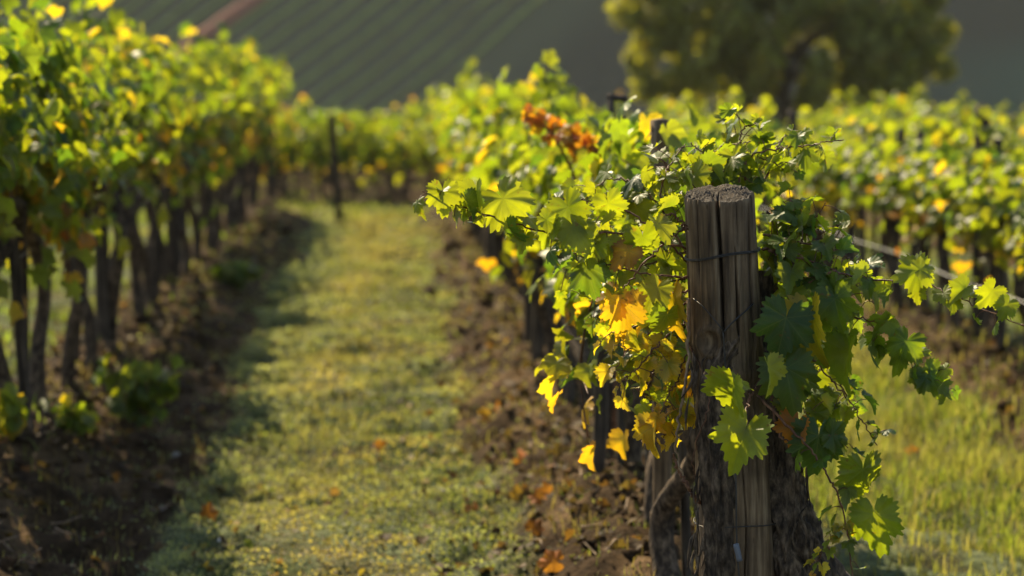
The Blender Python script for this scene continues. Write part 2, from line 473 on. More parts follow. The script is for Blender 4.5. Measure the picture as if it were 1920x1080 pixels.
# ------------------------------------------------------------------ row vines
def vine_shape(seed, low_yellow=1.0, dens=1.0, hs=1.0, stand=.55, hang=2, hh=1.0, fill=130, tk=1.0, hlen=1.0):
    r_ = np.random.default_rng(seed)
    # trunk: crooked old wood that forks into two arms along the row
    lean = r_.uniform(-.12, .12, 2)
    head = np.array([lean[0] * .6, lean[1], r_.uniform(.72, .88) * hh])
    pts = [np.array([0, 0, -.12]), np.array([r_.uniform(-.04, .04), r_.uniform(-.08, .08), .2 * hh]), np.array([r_.uniform(-.11, .11), r_.uniform(-.2, .2), .5 * hh]), head]
    line = smooth_line(pts, 22)
    rad = np.interp(np.linspace(0, 1, 22), [0, .15, .6, .9, 1], np.array([.070, .050, .042, .052, .046]) * tk)
    parts = [tube(line, rad, 12, bark(seed))]
    tips = []
    for s in (-1, 1):
        a = smooth_line([head - [0, 0, .03], head + [r_.uniform(-.05, .05), s * .14, r_.uniform(.03, .12)], head + [r_.uniform(-.05, .05), s * .34, r_.uniform(.02, .14)]], 10)
        parts.append(tube(a, np.linspace(.042, .020, 10), 8, bark(seed + 3)))
        tips.append(a)
    trunk = join(parts)
    shoots = []
    for k in range(11):
        a = tips[k % 2]; st = a[r_.integers(2, 10)]
        h = r_.uniform(.42, .80) * hs; dx, dy = r_.normal(0, .13), r_.normal(0, .13)
        top = st + np.array([dx, dy, h])
        end = top + np.array([r_.normal(0, .16), r_.normal(0, .16), r_.uniform(-.25, .14)])
        shoots.append(smooth_line([st, st * .5 + top * .5 + r_.normal(0, .03, 3), top, end], 16))
    if r_.random() < stand:   # a shoot that stands out above the row
        st = tips[0][6]; shoots.append(smooth_line([st, st + [0, r_.normal(0, .1), .6], st + [r_.normal(0, .1), r_.normal(0, .15), r_.uniform(.92, 1.1) * (hs * .5 + .5)]], 18))
    for k in range(hang):      # hanging shoots
        a = tips[k % 2]; st = a[r_.integers(3, 10)] + [0, 0, .25]
        sx = r_.choice([-1, 1])
        shoots.append(smooth_line([st, st + [sx * .13, r_.normal(0, .08), .03], st + [sx * .19, r_.normal(0, .12), -.25], st + [sx * .17, r_.normal(0, .14), -r_.uniform(.3, .62) * hlen]], 14))
    stems = join([tube(s, np.linspace(.005, .0025, len(s)), 4) for s in shoots])
    pos, outw = [], []
    for s in shoots:
        m = int(26 * dens)
        q = s[np.minimum((np.linspace(.06, 1, m) * (len(s) - 1)).astype(int), len(s) - 1)]
        off = r_.normal(0, 1, (m, 3)) * [.072, .072, .05]
        pos.append(q + off); outw.append(off)
    m = int(fill * dens)
    f = np.stack([r_.normal(0, .16, m), r_.uniform(-.5, .5, m), r_.uniform(.92 * hh, .92 * hh + .13 + .5 * hs, m)], 1)
    pos.append(f); outw.append(f * [1, .2, 0])
    pos = np.concatenate(pos); outw = np.concatenate(outw)
    n = len(pos)
    outw = nrm(outw * [1, 1, .3] + pos * [1.2, 0, 0]) 
    nor = nrm(outw * .8 + np.array([0, 0, .55]) + r_.normal(0, .45, (n, 3)))
    tip = outw * .5 + np.array([0, 0, -.8]) + r_.normal(0, .45, (n, 3))
    size = r_.uniform(.046, .082, n)
    low = np.clip((1.08 * hh - pos[:, 2]) / .5, 0, 1) * low_yellow
    cg = pick(r_, ['green', 'light', 'dark', 'lime', 'yellow', 'orange'], [5, 4, 1.8, 1.3, .3, .02], n)
    cy = pick(r_, ['yellow', 'gold', 'lime', 'light', 'orange', 'brown'], [4, 2.0, 3.4, 3, .3, .15], n)
    use = (r_.random(n) < low * .7 + .03)[:, None]
    c = np.where(use, cy, cg)
    ce = np.where(use, cy * [1, .8, .9], c * r_.uniform(.9, 1.5, (n, 1)))
    lv = place_leaves(pos, tip, nor, size, c, ce, MID, r_.integers(0, len(MID), n))
    return trunk, stems, lv

def vine_meshes(seed, **kw):
    trunk, stems, lv = vine_shape(seed, **kw)
    tm = mesh('vine_trunk', trunk[0], trunk[1], MAT_BARK)
    sv, sf = stems
    V = np.concatenate([lv[0], sv]); F = np.concatenate([lv[1], sf + len(lv[0])])
    C = np.concatenate([lv[2], np.tile([[.12, .06, .03]], (len(sv), 1))])
    mi = np.concatenate([np.zeros(len(lv[1]), int), np.ones(len(sf), int)])
    fm = mesh('vine_foliage', V, F, [MAT_LEAF2, MAT_CANE], col=C, mi=mi)
    return tm, fm

KINDS = [vine_meshes(100 + k * 13, dens=(.85, 1.0, .7, .95, .8, 1.05, .75)[k], fill=120, hh=1.3, hs=.80, hang=3, low_yellow=.8, tk=.72) for k in range(7)] + [vine_meshes(400 + k * 13, hs=.66, stand=0 if k < 4 else .5, fill=130, dens=(1.05, .9, 1.0, .85, .75, 1.0, .8)[k], tk=.8, hang=3) for k in range(7)] + [vine_meshes(700 + k * 13, hs=.95, hh=.55, stand=.2, dens=.8, low_yellow=1.9) for k in range(4)] + [vine_meshes(900 + k * 13, hs=.85, hang=10, hlen=1.35, low_yellow=1.2, hh=1.3, fill=150, tk=.75) for k in range(2)]
PROTO = []
for tm, fm in KINDS:
    PROTO.append((tm, fm))

ORD = ['first', 'second', 'third', 'fourth', 'fifth', 'sixth', 'seventh', 'eighth', 'ninth', 'tenth', 'eleventh', 'twelfth', 'thirteenth', 'fourteenth', 'fifteenth', 'sixteenth']
first_of = {}
def add_vine(kind, x, y, rz, sz, label, group, z=None):
    if kind not in first_of:
        r = empty('grapevine'); tm, fm = PROTO[kind]
        link('trunk', tm, r); link('foliage', fm, r)
        first_of[kind] = r
    else:
        r = copy_tree(first_of[kind])
    r.location = (x, y, float(ground_h(x, y, False)) if z is None else z)
    r.rotation_euler = (0, 0, rz); r.scale = (1, 1, sz)
    tag(r, label, 'grapevine', group)
    return r

def stake_mesh(seed, h, rad):
    r_ = np.random.default_rng(seed)
    ln = np.stack([np.linspace(0, r_.uniform(-.02, .02), 14), np.linspace(0, r_.uniform(-.02, .02), 14), np.linspace(-.2, h, 14)], 1)
    V, F = tube(ln, np.linspace(rad * 1.05, rad * .95, 14), 10, lambda th, s: 1 + .12 * (fbm(np.cos(th) * 2 + 4, np.sin(th) * 2 + s * 2, seed, 2) - .5))
    return mesh('vine_stake', V, F, MAT_STAKE)
STAKES = [stake_mesh(k, h, r) for k, (h, r) in enumerate(((1.12, .025), (1.0, .020), (1.15, .028), (.95, .016)))]
def add_stake(kind, x, y, tilt, label, group, z=None, sc=(1, 1, 1)):
    o = link('vine_stake', STAKES[kind])
    o.location = (x, y, float(ground_h(x, y, False)) if z is None else z)
    o.rotation_euler = (tilt[0], tilt[1], random.uniform(0, 6)); o.scale = sc
    return tag(o, label, 'stake', group)

def vine_row(x, y0, y1, step, name, group, stakes=True, n_named=14, seed=0, hz=1.0, count_from=1, short=True):
    r_ = random.Random(seed)
    y = y0; i = 0
    while y < y1:
        nm = i + count_from
        last = nm >= n_named
        lab = ('grapevine far along %s, leaves merging into the canopy' % name) if last else ('%s grapevine along %s' % (ORD[nm], name))
        if not short and y < 10.6: hz2 = .99
        else: hz2 = hz(y) if callable(hz) else hz
        add_vine(18 + i % 2 if (not short and 0 < y < 11.4 and x > -2) else (7 + r_.randrange(4)) if (short and y < 10.5) else r_.randrange(7) + (7 if short else 0), x + r_.uniform(-.05, .05), y, r_.choice([0, math.pi]) + r_.uniform(-.15, .15), hz2 * r_.uniform(.92, 1.06), lab, group + (' far off' if last else ''))
        if stakes:
            for q in range((3 if x == ROW_X0 and y < 17 else 2) if short and r_.random() < .7 else (1 if short or r_.random() < .55 else 0)):
                sl = ('thin vine stake far along %s' % name) if last else ('%s thin stake by the %s vine in %s' % (('dark', 'second', 'third')[q], ORD[nm], name))
                add_stake(r_.randrange(4), x + r_.uniform(-.1, .1), y + .12 + q * .24 + r_.uniform(-.05, .05), (r_.uniform(-.04, .04), r_.uniform(-.04, .04)), sl, 'stakes of ' + group)
        y += step * r_.uniform(.88, 1.12); i += 1

vine_row(ROW_X0, 7.35, 30.6, .82, 'the row behind the split post', 'vines behind the split post', seed=1, hz=lambda y: .84 + .08 * min(1, max(0, (y - 7) / 5)))
vine_row(ROW_X0 - ROW_DX, 9.2, 30.2, .80, 'the shaded row across the grass path', 'vines across the grass path', seed=2, hz=.95, count_from=0, short=False)
vine_row(ROW_X0 + ROW_DX, 10.6, 32.0, .86, 'the row past the lit grass strip', 'vines past the lit grass strip', seed=3, hz=.76, count_from=0)
vine_row(ROW_X0 + 2 * ROW_DX, 14.0, 34.0, 1.0, 'the second row past the lit grass strip', 'vines of the second row past the lit strip', seed=4, n_named=0, hz=.82)
vine_row(ROW_X0 + 3 * ROW_DX, 20.0, 36.0, 1.1, 'the third row past the lit grass strip', 'vines of the third row past the lit strip', seed=5, n_named=0, hz=.80)
vine_row(ROW_X0 - 2 * ROW_DX, 12.0, 31.0, 1.1, 'the row glimpsed between the shaded trunks', 'vines glimpsed between the shaded trunks', seed=6, n_named=0)

def cross_row(y, x0, x1, step, name, group, seed, hz=.85, dz=0.0):
    r_ = random.Random(seed); x = x0; i = 0
    while x < x1:
        add_vine(r_.randrange(4) + 14, x, y + r_.uniform(-.06, .06), math.pi / 2 + r_.choice([0, math.pi]), hz * r_.uniform(.95, 1.05), 'grapevine in %s' % name, group, float(ground_h(x, y, False)) + dz)
        for q in range(2):
            add_stake(r_.randrange(4), x + .2 + q * .35, y + r_.uniform(-.1, .1), (0, r_.uniform(-.05, .05)), 'thin stake in %s' % name, 'stakes of ' + group, sc=(1, 1, .8))
        x += step * r_.uniform(.9, 1.1); i += 1
cross_row(CROSS_Y[0], -3.6, 2.6, .72, 'the row that closes the end of the grass path', 'vines closing the path', 21)
cross_row(CROSS_Y[1], -3.6, 2.6, .9, 'the second row beyond the end of the path', 'vines of the second row beyond the path', 22)
cross_row(CROSS_Y[2], -4.0, 3.0, .8, 'the third row beyond the end of the path', 'vines of the third row beyond the path', 23, .85, -.1)
cross_row(CROSS_Y[3], -4.0, 3.0, .8, 'the fourth row beyond the end of the path', 'vines of the fourth row beyond the path', 24, .85, -.25)
cross_row(CROSS_Y[4], -4.0, 3.2, .6, 'the fifth row beyond the end of the path', 'vines of the fifth row beyond the path', 25, .85, -.4)

# ------------------------------------------------------------------ named posts
def round_post(name, base, top, rad, label, mat=MAT_STAKE, sides=20, seed=3, group=None):
    base = np.array(base, float); top = np.array(top, float)
    t = np.linspace(0, 1, 26)[:, None]
    ln = (top - base) * t
    V, F = tube(ln, rad, sides, lambda th, s: 1 + .16 * (fbm(np.cos(th) * 3 + 4, np.sin(th) * 3 + s * 1.2, seed, 3) - .5))
    o = link(name, mesh(name, V, F, mat)); o.location = base
    return tag(o, label, 'post', group)
def gpt(x, y, dz=-.2): return (x, y, float(ground_h(x, y, False)) + dz)
t = P(1237, 225, 7.7); round_post('wooden_post', gpt(t[0] + .02, 7.7), t, .030, 'round stub of a post sticking out of the leaves just behind the split post', mat=MAT_POST, seed=5)
t = P(1166, 217, 9.0); round_post('wooden_post', gpt(t[0], 9.0), t, .014, 'slim stake rising beside the orange leaves', seed=6)
t = P(1146, 176, 9.5)
tee = empty('wooden_post', gpt(t[0], 9.5)); tag(tee, 'thin post with a short crossbar above the canopy', 'post')
b = np.array(tee.location)
V, F = tube(np.linspace(0, 1, 14)[:, None] * (t - b), .014, 10); link('upright', mesh('upright', V, F, MAT_STAKE), tee)
V, F = tube(np.array([t - b + [-.014, 0, -.012], t - b + [.025, 0, -.016], t - b + [.065, 0, -.02]]), .014, 10); link('crossbar', mesh('crossbar', V, F, MAT_STAKE), tee)
t = P(622, 215, 29.0); b = P(636, 393, 29.0); round_post('wooden_post', b - [0, 0, .15], t, .05, 'dark leaning post standing at the end of the grass path', seed=8)
for px, py, y, r_, lab in ((185, 140, 13.3, .04, 'dark post head above the shaded row, the taller of two'), (320, 122, 17.6, .05, 'dark post head above the shaded row, by the red track'),
                        (1487, 206, 18.5, .035, 'dark post head above the row past the lit grass, under the tree'), (1424, 184, 22.5, .03, 'slim pale post head above the vines under the tree'),
                        (1842, 198, 13.6, .045, 'thick post head above the vines past the lit grass, clear of the tree'), (950, 158, 17.5, .04, 'dark post head beside the tall shoots')):
    t = P(px, py, y); round_post('wooden_post', gpt(t[0], y), t, r_, lab, seed=int(px))

# ------------------------------------------------------------------ trellis wires
def wire_line(x, y0, y1, h, label, rad=.0016, mat=MAT_GALV):
    ys = np.linspace(y0, y1, 60)
    pts = np.stack([np.full(60, x), ys, base_h(ys) + .2 + h - .015 * np.sin(ys * 1.1) ** 2], 1)
    V, F = tube(pts, rad, 5)
    return tag(link('trellis_wire', mesh('trellis_wire', V, F, mat)), label, 'wire')
wire_line(ROW_X0, 6.05, 30.5, .62, 'lower trellis wire running along the row behind the split post')
wire_line(ROW_X0, 6.05, 30.5, 1.12, 'upper trellis wire running along the row behind the split post')
wire_line(ROW_X0 - ROW_DX, 6.0, 30.2, .75, 'trellis wire along the shaded row across the path')
wire_line(ROW_X0 + ROW_DX - .3, 10, 32, .43, 'pale trellis wire under the canopy past the lit grass strip', rad=.004)

# ------------------------------------------------------------------ the split post at the front
PD = 6.0
p_top = P(1349, 366, PD); p_mid = P(1383, 1050, PD)
axis = (p_top - p_mid) / np.linalg.norm(p_top - p_mid)
p_bot = p_top - axis * ((p_top[2] - (float(ground_h(p_top[0], PD, False)) - .25)) / axis[2])
POST_L = float(np.linalg.norm(p_top - p_bot))
post = empty('split_post', tuple(p_bot))
tag(post, 'thick weathered wooden post with two deep splits, standing sharp among the leaves', 'post')
ex = nrm(np.cross(np.array([0, 1.0, 0]), axis)); ey = np.cross(axis, ex)     # ex to the side, ey away from the camera
def post_point(th, h, r):
    return axis * h + ex * (r * math.cos(th)) + ey * (r * math.sin(th))
def crack(x, z, c, w0, w1, za, zb, wob, seed):
    """depth of a split seen at offset x on the front face"""
    xc = c + wob * (vnoise(z * 5, z * 0 + 3, seed) - .5)
    t = np.clip((z - za) / (zb - za), 0, 1)
    wd = (w0 + (w1 - w0) * t) * sstep(za - .02, za + .03, z) * (1 - sstep(zb - .05, zb + .01, z)) + 1e-5
    return np.exp(-((x - xc) / wd) ** 2)
def build_post():
    nt_, nz_ = 300, 190
    th = np.linspace(0, 2 * math.pi, nt_, endpoint=False)
    h = np.linspace(0, POST_L, nz_)
    T, H = np.meshgrid(th, h)
    rad = np.interp(H, [0, POST_L * .55, POST_L], [.1, .091, .0855])
    u, v = np.cos(T), np.sin(T)
    x = rad * u                                     # sideways offset on the face
    front = (v < 0)
    d = POST_L - H                                  # distance from the top
    r = rad * (1 + .05 * (fbm(u * 2 + 7, v * 2 + H * 1.2, 2, 2) - .5))
    r = r + .005 * (fbm(u * 9 + 4, v * 9 + H * .9, 5, 3) - .5) + .004 * (fbm(u * 22 + 4, v * 22 + H * 2.5, 6, 2) - .5)
    ck = crack(x, d, -.019, .0042, .003, -.05, .37, .006, 3) + crack(x, d, .018, .0012, .0034, .135, .36, .006, 4) * .9
    ck = ck + crack(x, d, .060, .0015, .003, .03, .40, .006, 5) * .8 + crack(x, d, -.066, .0010, .0015, .0, .22, .004, 6) * .35 + crack(x, d, .030, .001, .0008, -.02, .15, .004, 7) * .3
    ck = ck + crack(x, d, -.045, .0012, .0035, .62, 1.1, .012, 8) * .8 + crack(x, d, .012, .001, .002, .68, 1.1, .02, 9) * .6
    r = r - front * np.clip(ck, 0, 1.1) * .045
    # a knot, and rot where the bark begins
    kn = np.exp(-(((x + .048) / .020) ** 2 + ((d - .36) / .024) ** 2)) * front
    r = r - kn * .012 + .010 * np.exp(-((np.hypot((x + .048) / .024, (d - .36) / .03) - 1.1) / .3) ** 2) * front
    rot = sstep(.36, .46, d + .10 * (vnoise(u * 3, v * 3, 8) - .5)) * (1 - sstep(.55, .75, d))
    r = r + rot * .022 * (fbm(u * 5 + 4, H * 26 + v, 12, 3) - .55)
    r = np.where(H > POST_L - .006, r - .003, r)
    topz = .012 * (fbm(u * 3 + 2, v * 3 + 2, 9, 3) - .5) + .006 * (vnoise(u * 14, v * 14, 10) - .5) + .004 + .018 * v
    Hh = H + topz * sstep(POST_L - .05, POST_L, H)
    V = axis * Hh[..., None] + ex * (r * u)[..., None] + ey * (r * v)[..., None]
    V = V.reshape(-1, 3)
    i = (np.arange(nz_ - 1)[:, None] * nt_); j = np.arange(nt_)[None, :]; j2 = (j + 1) % nt_
    F = np.stack([(i + j).ravel(), (i + j2).ravel(), (i + nt_ + j2).ravel(), (i + nt_ + j).ravel()], 1)
    link('timber', mesh('timber', V, F, MAT_POST), post)
    # end grain: a rough cap split in the same places
    nr = 22
    fr = np.linspace(1, 0, nr)
    ring = V[-nt_:]
    cen = axis * (POST_L + .004)
    rel = ring - cen
    C = []
    for f in fr:
        q = cen + rel * f
        k = q - cen; a = k @ ex; bb = k @ ey
        n = .010 * (fbm(a * 60 + 3, bb * 60 + 3, 14, 3) - .5) * min(1, (1 - f) * 6) + .004 * np.sin(np.hypot(a, bb) * 900) * (1 - f > .05)
        cr = np.exp(-((a + .019) / .0045) ** 2) * np.clip(.04 - bb, 0, .09) / .09 + .6 * np.exp(-((bb - a * .5 - .0) / .003) ** 2)
        C.append(q + axis * (n - .022 * cr * min(1, (1 - f) * 8) + .004 * (1 - f * f))[:, None])
    C = np.concatenate(C)
    i = (np.arange(nr - 1)[:, None] * nt_)
    F2 = np.stack([(i + j).ravel(), (i + j2).ravel(), (i + nt_ + j2).ravel(), (i + nt_ + j).ravel()], 1)
    link('end_grain', mesh('end_grain', C, F2, MAT_END), post)
MAT_END = wood_mat('end_grain', (.02, .016, .013), (.06, .05, .042), (.14, .12, .10), (130, 130, 130), bump=.9, dist=.006)
build_post()
def ring_wire(name, h, tilt, label, r=.0935, rad=.0016, turns=2, mat=MAT_WIRE):
    a = np.linspace(0, 2 * math.pi * turns, 90 * turns)
    pts = np.array([post_point(t_, h + tilt * math.cos(t_) + .0035 * t_ / 6.28 + .003 * math.sin(t_ * 3 + h * 9), r + .0015 * math.sin(t_ * 2 + 1)) for t_ in a]) + p_bot
    o = link(name, mesh(name, *tube(pts, rad, 6), mat)); return tag(o, label, 'wire')
ring_wire('binding_wire', POST_L - .150, .007, 'rusty wire wound twice round the upper part of the split post')
ring_wire('binding_wire', POST_L - .83, -.004, 'thin wire hoop round the bark covered lower part of the split post', r=.105, turns=1)
def px_line(pts, n=40):
    return smooth_line([P(*q) for q in pts], n)
tw = empty('tie_wire', tuple(P(1364, 605, 5.88))); tag(tw, 'grey wire hanging down the front of the split post from a forked tie', 'wire')
o0 = np.array(tw.location)
d_ = 5.895
V, F = join([tube(px_line([(1356, 622, d_), (1360, 690, d_), (1364, 780, d_), (1379, 890, d_ - .02), (1381, 1000, d_ - .025), (1386, 1090, d_ - .03)]) - o0, .0021, 6),
             tube(px_line([(1356, 624, d_), (1372, 606, d_ - .005), (1396, 585, d_ + .01), (1412, 570, d_ + .04)], 16) - o0, .0022, 6),
             tube(px_line([(1357, 622, d_), (1345, 606, d_), (1318, 575, d_ + .02), (1300, 560, d_ + .06)], 16) - o0, .0015, 6)])
link('strand', mesh('strand', V, F, MAT_WIRE), tw)
c = px_line([(1380, 1020, d_ - .034), (1387, 1052, d_ - .036)], 6) - o0
V, F = tube(c, .0075, 6); link('crimp_sleeve', mesh('crimp_sleeve', V, F, plain_mat('crimp_sleeve', (.13, .14, .16), .6, .3)), tw)

# ------------------------------------------------------------------ the old vine at the post
gz = float(ground_h(.95, 6.05, False))
fv = empty('grapevine', (.93, 6.06, gz)); tag(fv, 'old grapevine grown round the split post, its sharp leaves on long canes', 'grapevine', 'vines behind the split post')
f0 = np.array(fv.location)
def bark_tube(pts, rad, seed, amp=.35, n=190, sides=110):
    ln = smooth_line(pts, n)
    return tube(ln - f0, np.interp(np.linspace(0, 1, n), np.linspace(0, 1, len(rad)), rad), sides, bark(seed, amp, 11, 8))
g_ = lambda px, y, dz: np.array([P(px, 1300, y)[0], y, float(ground_h(P(px, 1300, y)[0], y, False)) + dz])
tr1 = bark_tube([g_(1560, 6.02, -.15), P(1530, 1130, 6.0), P(1492, 1020, 6.0), P(1462, 900, 6.02), P(1448, 800, 6.03), P(1425, 700, 6.05), P(1428, 600, 6.10), P(1436, 510, 6.12)], [.11, .078, .064, .056, .050, .045, .038, .026], 41, .62)
tr2 = bark_tube([g_(1360, 5.95, -.15), P(1356, 1150, 5.94), P(1352, 1000, 5.935), P(1344, 880, 5.93), P(1338, 760, 5.93), P(1350, 690, 5.935), P(1380, 640, 5.95), P(1418, 606, 6.0)], [.044, .038, .036, .038, .034, .034, .030, .022], 43, .55)
V, F = join([tr1, tr2]); link('trunk', mesh('trunk', V, F, MAT_BARK), fv)
# shreds of bark peeling off the left side
sh, sh2 = [], []
rr = np.random.default_rng(5)
for k in range(46):
    px, py = rr.uniform(1292, 1330), rr.uniform(660, 1080)
    if k > 30: px, py = rr.uniform(1470, 1520), rr.uniform(850, 1080)
    ln = px_line([(px, py, 5.93), (px + rr.normal(-3, 5), py + rr.uniform(15, 40), 5.92), (px + rr.normal(-6, 9), py + rr.uniform(50, 90), 5.93)], 8) - f0
    (sh2 if k > 30 else sh).append(tube(ln, np.array([.001, .003, .004, .005, .004, .003, .002, .001]) * rr.uniform(.5, 1.2), 5))
for q in (sh, sh2):
    V, F = join(q); link('peeling_bark', mesh('peeling_bark', V, F, MAT_BARK), fv)

VIEW = nrm(np.array([0, 0, CAM_H]) - P(1350, 600, 6.0))
rng_f = np.random.default_rng(77)
cam_loc = np.array([0, 0, CAM_H])
SUN_GAPS = [(P(1372, 845, 5.62), .10), (P(1350, 745, 5.62), .08)]
def leafset_mesh(name, pos, tip, nor, size, c, ce, parent, pet=None, stems=None):
    n = len(pos)
    idx = rng_f.integers(0, len(HI), n)
    yl = c[:, 0] > .2                      # yellowed leaves droop and fold
    idx[yl] = rng_f.choice([1, 3, 5, 5, 3], yl.sum())
    V, F, C, U = place_leaves(pos - f0, tip, nor, size, c, ce, HI, idx)
    mi = np.zeros(len(F), int)
    if pet:
        pv, pf = join([tube(q - f0, .0011, 4) for q in pet])
        F = np.concatenate([F, pf + len(V)]); mi = np.concatenate([mi, np.ones(len(pf), int)])
        V = np.concatenate([V, pv]); C = np.concatenate([C, np.tile([[.2, .1, .04]], (len(pv), 1))]); U = np.concatenate([U, np.zeros((len(pv), 2))])
    return link(name, mesh(name, V, F, [MAT_LEAF, MAT_CANE], col=C, uv=U, mi=mi), parent)

def cane(pts, rad, sp, size, mix, spread=.07, skip=0.0, mat=MAT_CANE, down=.8, face=.25):
    size *= .92; sp *= .88
    """one cane (photo points with real distances) with its leaves on alternate sides"""
    ln = smooth_line([P(*q) for q in pts], 44)
    ln[1:-1] += rng_f.normal(0, .0022, (42, 3))
    L = np.concatenate([[0], np.cumsum(np.linalg.norm(np.diff(ln, axis=0), axis=1))])
    kn = 1 + .35 * np.exp(-((L % .07 - .035) / .006) ** 2)
    o = link('cane', mesh('cane', *tube(ln - f0, np.linspace(rad, rad * .45, 44) * kn, 8), mat), fv)
    s = np.arange(skip * L[-1] + sp * .4, L[-1], sp)
    if not len(s): return o
    s = np.concatenate([s, s + sp * .3]); s = s[s < L[-1]]
    n = len(s)
    base = np.stack([np.interp(s, L, ln[:, k]) for k in range(3)], 1)
    T = nrm(np.stack([np.interp(s + .01, L, ln[:, k]) for k in range(3)], 1) - base + 1e-6)
    side = np.cross(T, VIEW) * np.where(np.arange(n) % 2 == 0, 1, -1)[:, None]
    off = nrm(side + rng_f.normal(0, .7, (n, 3)) + VIEW * rng_f.normal(0, .6, (n, 1)) + [0, 0, -.15]) * rng_f.uniform(.35, 1.0, (n, 1)) * spread
    pos = base + off
    nor = nrm(off / spread * .7 + VIEW * face + np.array([-.25, 0, .55]) + rng_f.normal(0, .5, (n, 3)))
    tip = off / spread * .5 + np.array([0, 0, -down]) + rng_f.normal(0, .35, (n, 3))
    names, ps, edge = mix
    c = pick(rng_f, names, ps, n)
    ce = c * rng_f.uniform(.9, 1.35, (n, 1))
    if edge is not None:
        k = rng_f.random(n) < .45
        ce[k] = PAL[edge] * rng_f.uniform(.7, 1.2, (k.sum(), 1))
    # nothing hangs right in front of the post's bare face
    q = (pos + tip * size * .5 - cam_loc) @ CR
    sx_, sy_ = 960 + FPX * q[:, 0] / -q[:, 2], 540 - FPX * q[:, 1] / -q[:, 2]
    keep = ~((sx_ > 1262) & (sx_ < 1440) & (sy_ > 325) & (sy_ < 720) & (pos[:, 1] < 6.13))
    for o_, r0 in SUN_GAPS:                # gaps in the leaves that let the sun through to the leaves in front
        v = pos - o_; al = v @ np.array(SD)
        keep &= ~((np.linalg.norm(v - al[:, None] * np.array(SD), axis=1) < r0) & (al > .04))
    s, n, base, pos, nor, tip, c, ce = s[keep], int(keep.sum()), base[keep], pos[keep], nor[keep], tip[keep], c[keep], ce[keep]
    if n == 0: return o
    size_ = size * rng_f.uniform(.62, 1.15, n) * np.interp(s / L[-1], [0, .7, 1], [1, .95, .5])
    pet = [smooth_line([b_, b_ * .5 + p_ * .5 + [0, 0, .006], p_], 5) for b_, p_ in zip(base, pos)]
    leafset_mesh('foliage', pos, tip, nor, size_, c, ce, o, pet)
    return o

